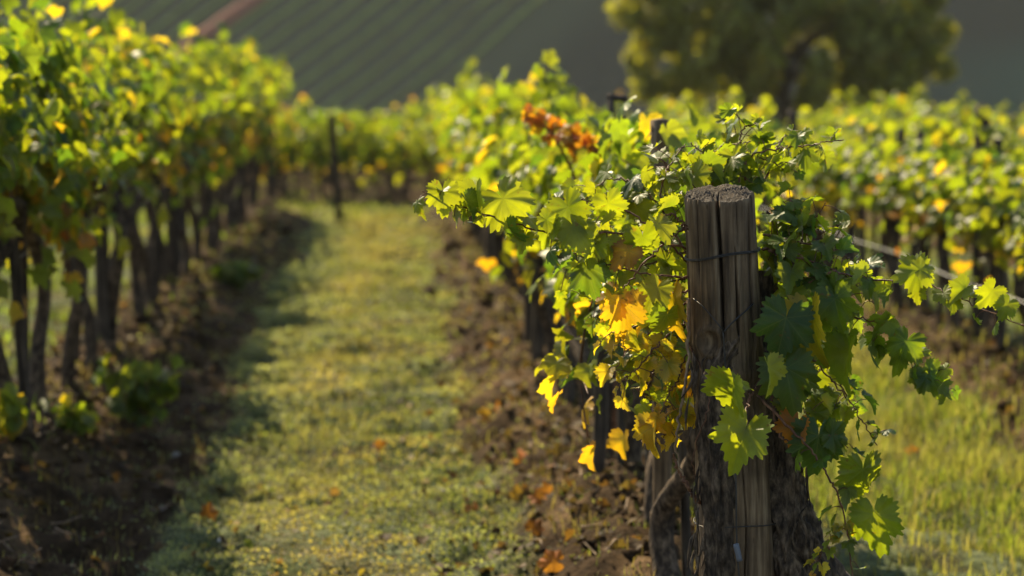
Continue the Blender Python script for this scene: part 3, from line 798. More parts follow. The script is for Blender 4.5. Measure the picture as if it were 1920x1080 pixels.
G = (['green', 'light', 'dark', 'lime'], [4, 3, 2, 1.5], None)
GB = (['green', 'light', 'dark', 'lime'], [3, 4, 2, 2.5], 'lime')
GY = (['lime', 'light', 'yellow', 'green', 'gold'], [3, 3.5, 1.6, 3, .4], 'yellow')
Y_ = (['yellow', 'gold', 'lime', 'light'], [4, 1.6, 2, 1.2], 'gold')
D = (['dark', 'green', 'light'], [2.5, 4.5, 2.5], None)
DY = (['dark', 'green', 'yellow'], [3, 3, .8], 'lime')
CANES = [
 # canes reaching over the path
 ([(1292, 470, 6.02), (1180, 437, 5.95), (1062, 441, 5.9), (980, 425, 5.86), (900, 400, 5.82), (845, 381, 5.8), (792, 358, 5.78)], .0032, .06, .062, GB, .05),
 ([(1292, 500, 6.05), (1230, 430, 6.0), (1150, 385, 6.0), (1085, 378, 6.0), (1050, 400, 6.0)], .003, .045, .066, GB, .07),
 ([(1290, 478, 6.1), (1240, 385, 6.12), (1250, 320, 6.15), (1285, 270, 6.2)], .003, .05, .06, GB, .07),
 ([(1290, 520, 6.0), (1215, 515, 5.95), (1135, 495, 5.93), (1075, 475, 5.92)], .003, .043, .068, GB, .075),
 ([(1292, 545, 6.02), (1230, 560, 5.97), (1175, 590, 5.95), (1140, 628, 5.95)], .003, .042, .058, GY, .07),
 ([(1293, 600, 6.05), (1240, 640, 6.0), (1195, 690, 6.0), (1168, 712, 6.0)], .003, .040, .052, GY, .065),
 ([(1296, 640, 6.06), (1268, 715, 6.02), (1240, 770, 6.0), (1222, 830, 6.0)], .0026, .042, .044, Y_, .045),
 ([(1292, 440, 6.3), (1210, 360, 6.35), (1140, 335, 6.4), (1075, 400, 6.4)], .003, .05, .064, GB, .08),
 ([(1293, 490, 6.2), (1190, 470, 6.25), (1110, 430, 6.3), (1010, 420, 6.3)], .003, .052, .064, GB, .08),
 ([(1292, 560, 6.25), (1215, 600, 6.3), (1170, 640, 6.3), (1190, 740, 6.25)], .003, .06, .062, GY, .07),
 ([(1292, 430, 5.98), (1255, 400, 5.96), (1225, 430, 5.94), (1200, 470, 5.93)], .003, .05, .064, GB, .07),
 ([(1294, 600, 6.12), (1250, 660, 6.1), (1215, 720, 6.1), (1195, 770, 6.1)], .0028, .038, .056, GY, .07),
 ([(1293, 560, 6.1), (1225, 620, 6.08), (1175, 660, 6.06), (1150, 700, 6.05)], .0028, .042, .056, GY, .07),
 ([(1296, 680, 6.1), (1275, 740, 6.08), (1255, 790, 6.06), (1240, 830, 6.05)], .0026, .036, .050, GY, .05),
 ([(1292, 520, 6.3), (1210, 540, 6.35), (1140, 560, 6.35), (1090, 560, 6.35)], .0028, .045, .06, GY, .08),
 # canes over the top of the post
 ([(1380, 350, 6.22), (1405, 296, 6.22), (1462, 278, 6.2), (1530, 270, 6.18), (1582, 262, 6.17)], .0028, .055, .058, G, .05),
 ([(1350, 352, 6.25), (1330, 300, 6.25), (1295, 268, 6.25)], .003, .046, .06, G, .07),
 ([(1402, 350, 6.25), (1388, 285, 6.28), (1396, 240, 6.28), (1420, 232, 6.28)], .003, .046, .058, G, .07),
 ([(1305, 352, 6.2), (1262, 325, 6.2), (1238, 296, 6.2)], .003, .046, .062, GB, .07),
 ([(1430, 345, 6.35), (1465, 262, 6.4), (1500, 250, 6.4)], .003, .05, .056, G, .06),
 ([(1332, 352, 6.3), (1370, 292, 6.3), (1440, 300, 6.3), (1470, 320, 6.3)], .003, .046, .06, G, .07),
 ([(1300, 352, 6.35), (1340, 285, 6.4), (1420, 262, 6.45)], .003, .05, .06, G, .08),
 # canes to the side of the lit grass, in the shade of the post
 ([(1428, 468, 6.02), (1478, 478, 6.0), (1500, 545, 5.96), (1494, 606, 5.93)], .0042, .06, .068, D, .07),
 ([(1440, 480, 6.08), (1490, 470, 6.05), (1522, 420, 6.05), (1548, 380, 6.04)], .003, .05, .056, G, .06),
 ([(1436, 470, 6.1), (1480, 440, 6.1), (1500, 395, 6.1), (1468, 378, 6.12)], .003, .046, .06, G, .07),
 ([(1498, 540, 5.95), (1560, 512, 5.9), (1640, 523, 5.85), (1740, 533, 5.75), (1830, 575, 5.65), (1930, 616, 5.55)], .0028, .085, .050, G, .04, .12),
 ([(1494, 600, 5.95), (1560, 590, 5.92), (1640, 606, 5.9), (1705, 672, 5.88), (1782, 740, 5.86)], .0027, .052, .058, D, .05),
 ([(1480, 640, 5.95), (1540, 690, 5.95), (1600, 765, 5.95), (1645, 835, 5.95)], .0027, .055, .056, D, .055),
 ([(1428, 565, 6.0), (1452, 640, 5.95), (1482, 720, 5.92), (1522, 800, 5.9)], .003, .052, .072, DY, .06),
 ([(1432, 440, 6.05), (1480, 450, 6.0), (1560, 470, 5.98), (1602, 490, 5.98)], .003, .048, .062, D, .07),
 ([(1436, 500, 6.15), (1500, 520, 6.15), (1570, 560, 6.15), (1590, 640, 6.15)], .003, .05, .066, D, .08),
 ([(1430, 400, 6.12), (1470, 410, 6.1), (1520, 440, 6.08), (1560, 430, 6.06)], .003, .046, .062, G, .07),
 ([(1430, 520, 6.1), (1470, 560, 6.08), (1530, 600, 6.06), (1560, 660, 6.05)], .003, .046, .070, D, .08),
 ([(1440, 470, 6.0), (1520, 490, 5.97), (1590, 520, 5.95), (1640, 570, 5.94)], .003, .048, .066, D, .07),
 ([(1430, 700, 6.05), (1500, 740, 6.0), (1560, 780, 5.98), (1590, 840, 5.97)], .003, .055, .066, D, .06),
 ([(1292, 470, 6.25), (1200, 500, 6.3), (1120, 520, 6.3), (1060, 500, 6.3)], .003, .045, .06, GB, .08),
 ([(1294, 420, 6.1), (1230, 470, 6.1), (1180, 530, 6.1), (1150, 560, 6.1)], .003, .045, .06, GB, .08),
 ([(1300, 352, 6.3), (1230, 360, 6.35), (1150, 400, 6.4), (1100, 450, 6.4)], .003, .045, .06, GB, .08),
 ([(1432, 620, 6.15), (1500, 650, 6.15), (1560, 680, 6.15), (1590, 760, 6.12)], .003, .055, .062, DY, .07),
]
for a in CANES: cane(*a)
# nearly bare canes
cane([(1420, 740, 5.9), (1500, 822, 5.82), (1552, 892, 5.8), (1582, 960, 5.8), (1600, 1095, 5.8)], .0034, .16, .062, D, .05, .25)
cane([(1600, 985, 5.8), (1565, 1000, 5.8), (1535, 1050, 5.8), (1515, 1085, 5.8)], .0016, .03, .026, GY, .02)
cane([(1434, 700, 5.9), (1410, 738, 5.85), (1400, 765, 5.66), (1399, 806, 5.60)], .0028, 9, .05, G)
cane([(1440, 700, 5.92), (1460, 812, 5.88), (1500, 830, 5.86), (1540, 850, 5.86)], .003, 9, .05, G)
o = cane([(1291, 560, 5.98), (1288, 690, 5.95), (1276, 770, 5.93), (1268, 845, 5.93), (1286, 905, 5.93), (1312, 940, 5.95)], .0045, 9, .05, G, mat=MAT_PALE)
o['label'] = 'pale bare cane hanging beside the post'
cane([(1312, 945, 5.95), (1290, 915, 5.93), (1272, 880, 5.93), (1262, 850, 5.93)], .006, 9, .05, G, mat=MAT_CANE)
cane([(1290, 640, 6.0), (1330, 740, 5.9), (1300, 850, 5.9), (1305, 900, 5.92)], .0022, 9, .05, G)

# single leaves that stand out: photo place of the stalk end and of the tip, distance, how far the blade is turned
def single(bx, by, tx, ty, d, size, c, ce, yaw, pit, k, lab=None):
    b = P(bx, by, d); tp = P(tx, ty, d)
    tip = nrm(tp - b)
    n = VIEW.copy(); sd = np.cross(tip, n)
    n = n * math.cos(R(yaw)) + sd * math.sin(R(yaw))
    n = n * math.cos(R(pit)) - tip * math.sin(R(pit)); tip = tip * math.cos(R(pit)) + (VIEW * math.cos(R(yaw)) + sd * math.sin(R(yaw))) * math.sin(R(pit))
    V, F, C, U = place_leaves(np.array([b]) - f0, np.array([tip]), np.array([n]), np.array([size * np.linalg.norm(tp - b)]), np.array([c]), np.array([ce]), [HI[k]], np.zeros(1, int))
    o = link('leaf', mesh('leaf', V, F, MAT_LEAF, col=C, uv=U), fv)
    if lab: o['label'] = lab
    return o
g, l, dk, li, ye, go, og, br = (PAL[k] for k in ('green', 'light', 'dark', 'lime', 'yellow', 'gold', 'orange', 'brown'))
single(1398, 806, 1370, 892, 5.60, .9, l * 1.1, l * 1.3, 10, 10, 3, 'bright sunlit leaf hanging before the trunk')
single(1374, 721, 1336, 788, 5.62, 1.0, g, l, 30, -35, 5, 'folded leaf with a white glare')
single(1384, 718, 1408, 690, 5.64, 1.1, g, g, -20, -60, 0)
single(1474, 596, 1456, 674, 5.84, 1.05, dk * 1.1, dk * 1.2, 0, 5, 1, 'large dark leaf with an insect hole')
single(1474, 690, 1490, 770, 5.84, 1.05, dk, g, 5, 8, 0)
single(1440, 688, 1446, 745, 5.68, .9, l, li, -60, 10, 3)
single(1523, 592, 1542, 682, 5.86, 1.0, ye * .6 + li * .4, ye * .7, 50, 10, 3, 'dull yellow leaf in the shade')
single(1495, 795, 1480, 836, 5.86, 1.2, br * 1.3, og, 30, 0, 5, 'dried orange leaf')
single(1535, 817, 1526, 893, 5.82, 1.05, dk, dk * 1.2, -10, 0, 2)
single(1560, 815, 1600, 830, 5.82, 1.1, dk, g, -10, -30, 0)
single(1565, 560, 1580, 612, 5.85, 1.2, dk, g, 20, 10, 1)
single(1590, 660, 1585, 735, 5.85, 1.0, l, g, 55, 10, 3)
single(1722, 507, 1664, 520, 5.72, 0.96, g, l, 10, -10, 2)
single(1725, 505, 1760, 490, 5.70, 0.96, g, l, -20, -30, 0)
single(1810, 540, 1780, 565, 5.66, 0.96, g, l, 30, 10, 3)
single(1860, 545, 1825, 590, 5.62, 0.8, l, l, -20, 0, 1)
single(1890, 570, 1868, 608, 5.58, 0.8, l, g, 20, 0, 0)
single(1700, 640, 1680, 690, 5.86, 1.1, dk, g, 10, 10, 4)
single(1740, 700, 1765, 745, 5.86, 1.0, dk, g, -10, 10, 0)
single(1618, 880, 1622, 950, 5.8, 1.05, g, l, -25, -20, 2, 'leaf held out over the lit grass')
single(1640, 965, 1655, 1045, 5.8, .95, l, g, 20, 5, 0)
single(1560, 985, 1600, 975, 5.8, .9, l, g, 10, -60, 3)
# over the path
single(943, 372, 985, 435, 5.84, 1.05, l * 1.1, li, -15, 10, 4)
single(893, 360, 897, 415, 5.82, 1.0, l, li, 40, 5, 3)
single(875, 375, 893, 412, 5.80, 1.0, g, dk, -60, 5, 5)
single(830, 358, 832, 405, 5.79, 1.05, l, li, -10, 10, 0)
single(855, 375, 856, 398, 5.81, 1.2, g, l, 30, 10, 1)
single(950, 425, 930, 478, 5.84, 1.0, dk, dk * 1.3, 45, -45, 4, 'dark curled leaf below the long cane')
single(1065, 388, 1098, 440, 5.9, 1.05, g, l, 20, 15, 1)
single(1075, 425, 1098, 478, 5.88, 1.05, l, l, -20, 10, 0)
single(1140, 380, 1150, 410, 5.92, 1.6, l, l, 10, -20, 4)
single(1180, 470, 1160, 490, 5.9, 1.7, ye * .7 + og * .3, br, 20, 10, 0, 'yellow leaf with brown edges')
single(1100, 500, 1118, 560, 5.92, 1.0, g, dk, 0, 15, 2)
single(1150, 555, 1122, 598, 5.93, 1.1, ye, go, 30, 0, 2, 'golden leaf')
single(1168, 570, 1162, 634, 5.92, 1.0, go, go * .9, -10, 5, 3, 'golden leaf')
single(1225, 800, 1218, 868, 5.98, .85, ye, ye * .8, 55, 0, 5, 'yellow leaf at the lowest end of a cane')
single(1205, 445, 1215, 500, 5.9, 1.1, g, l, -20, -25, 4)
single(1232, 540, 1215, 590, 5.9, 1.0, l, li, 20, 10, 0)
single(1262, 560, 1268, 640, 5.94, .95, ye * .5, go * .6, 40, 0, 3)
single(1250, 590, 1235, 640, 5.9, 1.0, dk, g, -30, -20, 2)

# ------------------------------------------------------------------ the orange spray in the row behind
def red_spray():
    n = 95
    r_ = np.random.default_rng(9)
    a, b = P(985, 212, 9.3), P(1118, 280, 9.1)
    t = r_.random((n, 1))
    pos = a * (1 - t) + b * t + r_.normal(0, 1, (n, 3)) * (np.array([.022, .05, .020]) * (1.3 - abs(t - .65)))
    c = pick(r_, ['orange', 'red', 'brown', 'gold', 'lime'], [3.2, 1.1, 1.2, 2.4, 1.6], n)
    o0 = np.array([a[0], 9.3, float(ground_h(a[0], 9.3, False))])
    V, F, C, U = place_leaves(pos - o0, r_.normal(0, .5, (n, 3)) + [0, 0, -.7], r_.normal(0, .6, (n, 3)) + VIEW * .4 + [0, 0, .4], r_.uniform(.026, .046, n), c, c, MID, r_.integers(0, 4, n))
    e = empty('grapevine', tuple(o0)); tag(e, 'grapevine spray turned orange and rust red, hanging in the green row', 'grapevine', 'vines behind the split post')
    link('foliage', mesh('foliage', V, F, MAT_LEAF2, col=C), e)
    rx = ROW_X0 - a[0]
    st = tube(smooth_line([np.array([rx, .25, .0]), np.array([rx + .03, .15, .5]), np.array([rx - .04, .1, .95]), (a + b) / 2 - o0 - [0, 0, .06], a - o0], 30), np.linspace(.016, .003, 30), 7)
    link('trunk', mesh('trunk', *st, MAT_CANE), e)
red_spray()

# ------------------------------------------------------------------ low plants at the foot of the shaded row
def weed(px, py, Y, w_, h_, n, cols, ps, label, size=.06, seed=1):
    r_ = np.random.default_rng(seed)
    x = P(px, py, Y)[0]
    e = empty('low_plant', (x, Y, float(ground_h(x, Y, False)) - .01)); tag(e, label, 'plant')
    stems, pos, nor = [], [], []
    for k in range(max(5, n // 9)):
        a = r_.uniform(0, 6.28); rad = r_.uniform(.2, 1) * w_
        s = smooth_line([np.zeros(3), np.array([math.cos(a) * rad * .4, math.sin(a) * rad * .4, h_ * r_.uniform(.5, .9)]), np.array([math.cos(a) * rad, math.sin(a) * rad, h_ * r_.uniform(.35, 1)])], 10)
        stems.append(tube(s, .003, 4))
        for q in range(9):
            pos.append(s[min(9, 2 + q)] + r_.normal(0, .02, 3)); nor.append(np.array([math.cos(a) * .5, math.sin(a) * .5 - .3, .7]) + r_.normal(0, .35, 3))
    pos, nor = np.array(pos), np.array(nor); m = len(pos)
    tip = nor * [1, 1, 0] + [0, 0, -.3] + r_.normal(0, .3, (m, 3))
    c = pick(r_, cols, ps, m)
    V, F, C, U = place_leaves(pos, tip, nor, size * r_.uniform(.6, 1.2, m), c, c * 1.1, LO, r_.integers(0, 4, m))
    link('foliage', mesh('foliage', V, F, MAT_LEAF2, col=C), e)
    link('stem', mesh('stem', *join(stems), MAT_CANE), e)
weed(265, 760, 11.4, .17, .34, 130, ['green', 'light', 'lime'], [4, 3, 1.4], 'leafy green sucker growing at the foot of the shaded row', .062, 1)
weed(140, 830, 10.6, .10, .16, 60, ['green', 'light', 'yellow'], [3, 3, 1], 'small green and yellow plant on the soil bank', .05, 2)
weed(440, 470, 18.5, .22, .25, 70, ['green', 'light'], [3, 3], 'bright green weed far along the shaded row', .08, 3)
weed(10, 880, 10.0, .08, .22, 40, ['light', 'lime', 'yellow'], [3, 2, 1], 'young shoot at the foot of the shaded row, cut by the frame', .06, 4)
weed(1185, 640, 14.0, .12, .2, 40, ['green', 'light'], [3, 2], 'weed between the trunks behind the split post', .06, 6)

# ------------------------------------------------------------------ grass
def in_frame(x, y, m=.04):
    k = (x / np.maximum(y, 1) + .1628 - .05) / 1.0
    return (x / y > -.215) & (x / y < .30)
def grass(name, label, x0, x1, y0, y1, n, seed, pal, ps, hmin, hmax, wid, keep_soil=.10, tall=None, only_soil=False):
    r_ = np.random.default_rng(seed)
    y = y0 * (y1 / y0) ** r_.random(n * 2)
    x = r_.uniform(x0, x1, n * 2)
    soil = soil_mask(x, y)
    clump = fbm(x * 2.5, y * 1.8, seed + 40, 2)
    ok = in_frame(x, y) & (r_.random(n * 2) < .35 + 1.3 * (tuft(x, y) - .3)) & (r_.random(n * 2) > soil * (1 - keep_soil)) & (r_.random(n * 2) < sstep(.28, .55, clump) * .85 + .15)
    if only_soil: ok = in_frame(x, y) & (r_.random(n * 2) < soil) & (r_.random(n * 2) < sstep(.35, .6, fbm(x * 4, y * 3, seed, 2)) + .1)
    x, y, clump = x[ok][:n], y[ok][:n], clump[ok][:n]
    m = len(x)
    z = ground_h(x, y)
    g2 = fbm(x * 1.1, y * .8, seed + 60, 2)
    far = np.clip(y / 11, .8, 3.0)
    h = r_.uniform(hmin, hmax, m) * (.6 + .9 * clump)
    if tall is not None:
        tk = np.exp(-((x - tall[0]) / tall[1]) ** 2) * sstep(9, 13, y) * (r_.random(m) < .5)
        h = h * (1 + tall[2] * tk)
    wd = wid * far * r_.uniform(.7, 1.4, m)
    a = r_.uniform(0, 6.28, m); ln = r_.uniform(.1, .9, m) * h
    dx, dy = np.cos(a), np.sin(a)
    b = np.stack([x, y, z - .005], 1)
    sx = np.stack([-dy, dx, np.zeros(m)], 1) * wd[:, None] * .5
    d = np.stack([dx, dy, np.zeros(m)], 1)
    mid = b + d * (ln * .3)[:, None] + np.array([0, 0, 1]) * (h * .6)[:, None]
    top = b + d * ln[:, None] + np.array([0, 0, 1]) * (h * .95)[:, None]
    V = np.stack([b - sx, b + sx, mid + sx * .7, mid - sx * .7, top], 1).reshape(-1, 3)
    o = (np.arange(m) * 5)[:, None]
    F = np.concatenate([np.concatenate([o, o + 1, o + 2], 1), np.concatenate([o, o + 2, o + 3], 1), np.concatenate([o + 3, o + 2, o + 4], 1)])
    cols = np.array(pal)
    ps = np.array(ps, float)
    i = r_.choice(len(cols), m, p=ps / ps.sum())
    c = cols[i] * r_.uniform(.7, 1.3, (m, 1))
    dry = sstep(.52, .72, g2)[:, None] * .45
    if tall is not None: dry = np.clip(dry + (np.exp(-((x - tall[0]) / tall[1]) ** 2) * .35)[:, None], 0, 1)
    dew_lift = (np.exp(-((x + .95) / .42) ** 2) * .75 * sstep(.3, .5, fbm(x * 1.2, y * 3.2, seed + 70, 2)))[:, None] if tall is not None else 0  # dew, with extra paleness painted in to lighten the left row's shadow
    c = c * (1 - dew_lift) + np.array([.20, .22, .145]) * dew_lift
    c = c * (1 - dry) + np.array([.19, .145, .06]) * dry * r_.uniform(.7, 1.2, (m, 1))
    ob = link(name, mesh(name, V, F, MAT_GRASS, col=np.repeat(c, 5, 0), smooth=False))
    tag(ob, label, 'grass', kind='stuff')
gg, gs, gd, gw = (.080, .095, .018), (.16, .155, .072), (.028, .042, .012), (.22, .175, .080)
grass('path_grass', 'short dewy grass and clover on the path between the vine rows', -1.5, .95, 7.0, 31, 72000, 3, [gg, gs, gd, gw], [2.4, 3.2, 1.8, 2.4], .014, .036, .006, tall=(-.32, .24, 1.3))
grass('strip_grass', 'brighter green grass on the sunlit strip beyond the split post', 1.0, 3.6, 7.0, 31, 85000, 4, [gg, (.14, .170, .020), gd, gw], [3, 2.8, 1.2, 2], .03, .12, .0065)
def clover():
    r_ = np.random.default_rng(66); n = 130000
    y = 7.0 * (31 / 7.0) ** r_.random(n); x = r_.uniform(-1.5, .95, n)
    ok = in_frame(x, y) & (r_.random(n) > soil_mask(x, y) * .93) & (r_.random(n) < .25 + 1.6 * (tuft(x, y) - .3)); x, y = x[ok], y[ok]; m = len(x)
    z = ground_h(x, y) + r_.uniform(.002, .022, m)
    s = r_.uniform(.0045, .0095, m) * np.clip(y / 10, .8, 2.6)
    nor = nrm(r_.normal(0, .5, (m, 3)) + [0, 0, .8]); a = nrm(np.cross(nor, r_.normal(0, 1, (m, 3)))); b = np.cross(nor, a)
    th = np.linspace(0, 2 * math.pi, 6, endpoint=False)
    ring = (np.cos(th)[None, :, None] * a[:, None] + np.sin(th)[None, :, None] * b[:, None]) * s[:, None, None] + np.stack([x, y, z], 1)[:, None]
    F = np.array([(0, 1, 2), (0, 2, 3), (0, 3, 4), (0, 4, 5)])[None] + (np.arange(m) * 6)[:, None, None]
    k = sstep(.42, .6, tuft(x, y) * .7 + .3 * r_.random(m))[:, None]
    c = np.array([.066, .080, .020]) * (1 - k) + np.array([.175, .185, .105]) * k
    pt = fbm(x * 1.5, y * 1.3, 71, 3)
    dryk = (sstep(.50, .62, pt) * .7 + .45 * np.exp(-((x + .32) / .24) ** 2) * sstep(.35, .6, pt))[:, None].clip(0, 1)
    c = c * (1 - dryk) + np.array([.19, .135, .055]) * dryk
    c = c * (1 - .5 * sstep(.46, .36, pt))[:, None]
    dw_lift = (np.exp(-((x + .9) / .4) ** 2) * .8)[:, None]  # clover dew, also brightened in colour where the left row's shadow falls
    c = c * (1 - dw_lift) + np.array([.20, .22, .145]) * dw_lift
    c = c * r_.uniform(.75, 1.2, (m, 1))
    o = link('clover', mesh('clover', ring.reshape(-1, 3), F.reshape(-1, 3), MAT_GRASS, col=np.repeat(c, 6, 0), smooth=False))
    tag(o, 'low dewy clover matted over the grass path', 'clover', kind='stuff')
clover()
grass('dry_grass', 'dry straw and wisps of grass on the soil banks under the vines', -2.3, 3.9, 7.0, 26, 15000, 9, [(.10, .066, .032), (.06, .04, .02), (.15, .105, .055), (.05, .062, .016)], [3, 3, .8, 1.8], .02, .07, .005, only_soil=True)
grass('outer_grass', 'grass seen between the trunks of the farther rows', 3.4, 9, 11, 34, 16000, 5, [gg, (.12, .17, .025), gd], [3, 3, 1], .04, .09, .012)
grass('shaded_grass', 'grass seen between the trunks of the shaded row', -6, -1.4, 9, 31, 16000, 6, [gg, (.12, .17, .025), gd], [3, 3, 1], .04, .09, .012)
grass('end_grass', 'rough grass below the row that closes the path', -4, 4, 29, 41, 9000, 7, [gg, gd, gs], [3, 1, 1], .05, .12, .01)

# ------------------------------------------------------------------ soil clods, litter, stones
def clods():
    r_ = np.random.default_rng(8)
    n = 3200
    rows = r_.choice([ROW_X0 - ROW_DX, ROW_X0, ROW_X0 + ROW_DX], n, p=[.4, .4, .2])
    y = 7.6 * (26 / 7.6) ** r_.random(n)
    x = rows + r_.normal(0, .30, n)
    ok = in_frame(x, y) & (np.abs(x - rows) < .75); x, y = x[ok], y[ok]; m = len(x)
    s = np.exp(r_.normal(-4.4, .5, m)) * np.clip(y / 12, .8, 1.6)
    t = (1 + 5 ** .5) / 2
    iv = nrm(np.array([(-1, t, 0), (1, t, 0), (-1, -t, 0), (1, -t, 0), (0, -1, t), (0, 1, t), (0, -1, -t), (0, 1, -t), (t, 0, -1), (t, 0, 1), (-t, 0, -1), (-t, 0, 1)]))
    fi = np.array([(0, 11, 5), (0, 5, 1), (0, 1, 7), (0, 7, 10), (0, 10, 11), (1, 5, 9), (5, 11, 4), (11, 10, 2), (10, 7, 6), (7, 1, 8), (3, 9, 4), (3, 4, 2), (3, 2, 6), (3, 6, 8), (3, 8, 9), (4, 9, 5), (2, 4, 11), (6, 2, 10), (8, 6, 7), (9, 8, 1)])
    z = ground_h(x, y)
    V = iv[None] * (s[:, None] * r_.uniform(.6, 1.4, (m, 12)))[..., None] * np.array([1.1, 1.1, .75]) + np.stack([x, y, z + s * .2], 1)[:, None]
    F = fi[None] + (np.arange(m) * 12)[:, None, None]
    c = np.array([.036, .021, .011]) * r_.uniform(.5, 1.7, (m, 1))
    o = link('soil_clods', mesh('soil_clods', V.reshape(-1, 3), F.reshape(-1, 3), MAT_CLOD, col=np.repeat(c, 12, 0)))
    tag(o, 'crumbled dark clods of earth along the soil banks', 'soil', kind='stuff')
clods()
def litter(name, label, n, sd, pal, ps, rows, size, seed, kind='stuff'):
    r_ = np.random.default_rng(seed)
    y = 7.8 * (28 / 7.8) ** r_.random(n)
    ro = r_.choice(rows, n); x = ro + r_.normal(0, sd, n)
    ok = in_frame(x, y); x, y = x[ok], y[ok]; m = len(x)
    pos = np.stack([x, y, ground_h(x, y) + .012], 1)
    nor = r_.normal(0, .45, (m, 3)) + [0, -.15, .8]
    tip = r_.normal(0, 1, (m, 3)) * [1, 1, .3]
    c = pick(r_, [], [], 0) if False else np.array([pal[k] for k in r_.choice(len(pal), m, p=np.array(ps) / sum(ps))]) * r_.uniform(.6, 1.3, (m, 1))
    V, F, C, U = place_leaves(pos, tip, nor, size * r_.uniform(.6, 1.2, m), c, c * .8, LO, r_.integers(0, 4, m))
    tag(link(name, mesh(name, V, F, MAT_LITTER, col=C)), label, 'litter', kind=kind)
litter('fallen_leaves', 'brown and rust fallen vine leaves littering the soil banks', 5500, .36, [(.050, .028, .013), (.085, .048, .020), (.15, .058, .017), (.035, .021, .011)], [3, 3, 1.2, 2], [ROW_X0, ROW_X0 - ROW_DX, ROW_X0 + ROW_DX], .036, 51)
litter('path_leaves', 'scattered small yellow and brown leaves lying in the path grass', 420, .5, [(.30, .20, .03), (.20, .09, .03), (.14, .17, .03), (.09, .05, .03)], [2, 2, 2, 2], [ROW_X0 - ROW_DX / 2 + .05], .028, 52)
def sticks():
    r_ = np.random.default_rng(19); parts = []
    for k in range(420):
        ro = r_.choice([ROW_X0, ROW_X0 - ROW_DX, ROW_X0 + ROW_DX]); y = 7.8 * (22 / 7.8) ** r_.random(); x = ro + r_.normal(0, .3)
        if not (-.21 < x / y < .3): continue
        a = r_.uniform(0, 3.14); L = r_.uniform(.05, .22); z = float(ground_h(x, y)) + .015
        d = np.array([math.cos(a), math.sin(a), r_.uniform(-.1, .25)]) * L
        parts.append(tube(smooth_line([np.array([x, y, z]), np.array([x, y, z]) + d * .5 + r_.normal(0, .012, 3), np.array([x, y, z]) + d], 6), r_.uniform(.0015, .004), 5))
    V, F = join(parts)
    tag(link('pruned_twigs', mesh('pruned_twigs', V, F, MAT_PALE)), 'dry pruned twigs scattered over the soil banks', 'twigs', kind='stuff')
sticks()
def fallen(px, py, lab, c, size=.05, seed=0, dz=.0):
    r_ = np.random.default_rng(seed)
    Y = 1.8 * FPX / (py - 110)
    for _ in range(4):
        x = P(px, py, Y)[0]; gh = float(ground_h(x, Y)) + .02; Y = (CAM_H - gh) * FPX / (py - 110)
    base = np.array([x, Y, gh])
    n = 1
    pos = r_.normal(0, .004, (n, 3)) + [0, 0, .012]
    V, F, C, U = place_leaves(pos, r_.normal(0, 1, (n, 3)) * [1, .5, .3] + [0, 0, .4], r_.normal(0, .25, (n, 3)) + [-.1, -.85, .35], size * r_.uniform(.7, 1.2, n), np.tile(c, (n, 1)) * r_.uniform(.7, 1.2, (n, 1)), np.tile(c, (n, 1)) * .8, HI, r_.integers(0, len(HI), n))
    o = link('fallen_leaf', mesh('fallen_leaf', V, F, MAT_LITTER, col=C)); o.location = base
    tag(o, lab, 'leaf', 'bright fallen leaves')
OR_ = np.array([.50, .15, .02]); OY = np.array([.50, .24, .03])
for k, (px, py, lab, c) in enumerate((
    (992, 890, 'orange fallen leaf on the edge of the soil bank, apart from the others', OR_), (1028, 940, 'curled orange leaf on the soil bank nearer the post', OR_),
    (1010, 948, 'small rust leaf touching the curled orange leaf', OR_ * .6), (797, 852, 'small orange leaf lying alone in the path grass', OR_),
    (915, 788, 'yellow orange leaf where path and soil bank meet', OY), (942, 775, 'orange leaf just above the yellow orange one on the bank', OR_ * .8),
    (968, 942, 'pale orange leaf in the grass beside the bank', OY), (1040, 1072, 'bright orange leaf on the soil bank at the lower frame edge', OR_),
    (890, 962, 'dull orange leaf in the grass by the bank', OR_ * .6), (712, 842, 'faint orange leaf in the middle of the path', OR_ * .6),
    (1000, 1005, 'brown leaf on crumbly soil below the orange ones', OR_ * .4), (1800, 770, 'rust leaf on the bank past the lit grass', OR_ * .5), (1690, 870, 'small orange leaf in the lit grass strip', OR_ * .7),
    (385, 975, 'rust leaf at the shaded edge of the path', OR_ * .5))):
    fallen(px, py, lab, c, .072 if k < 2 or k == 7 else .045, k)
def stone(px, py, r, c, lab, seed):
    Y = 1.75 * FPX / (py - 110); x = P(px, py, Y)[0]
    bm_v, th = [], 0
    nt_, np_ = 16, 10
    V = []
    for i in range(np_ + 1):
        for j in range(nt_):
            a, b = math.pi * i / np_, 2 * math.pi * j / nt_
            v = np.array([math.sin(a) * math.cos(b), math.sin(a) * math.sin(b), math.cos(a)])
            k = 1 + .5 * (float(fbm(v[0] * 1.6 + 5, v[1] * 1.6 + v[2] * 1.3 + 5, seed, 2)) - .5)
            V.append(v * r * k * np.array([1.2, .9, .65]))
    F = [(i * nt_ + j, (i + 1) * nt_ + j, (i + 1) * nt_ + (j + 1) % nt_, i * nt_ + (j + 1) % nt_) for i in range(np_) for j in range(nt_)]
    o = link('stone', mesh('stone', np.array(V), np.array(F), plain_mat('stone', c, .8))); o.location = (x, Y, float(ground_h(x, Y)) + r * .3)
    tag(o, lab, 'stone', 'stones lying about')
stone(415, 998, .014, (.6, .58, .52), 'small white stone at the edge of the path', 1)
stone(305, 945, .03, (.13, .11, .09), 'grey brown stone half sunk in the shaded soil', 2)
stone(215, 785, .022, (.2, .18, .15), 'pale stone on the shaded soil bank', 3)
stone(330, 845, .018, (.22, .2, .17), 'small pale stone beside the dark bank', 4)
stone(1745, 775, .035, (.2, .17, .14), 'pale stone on the bank past the lit grass', 5)
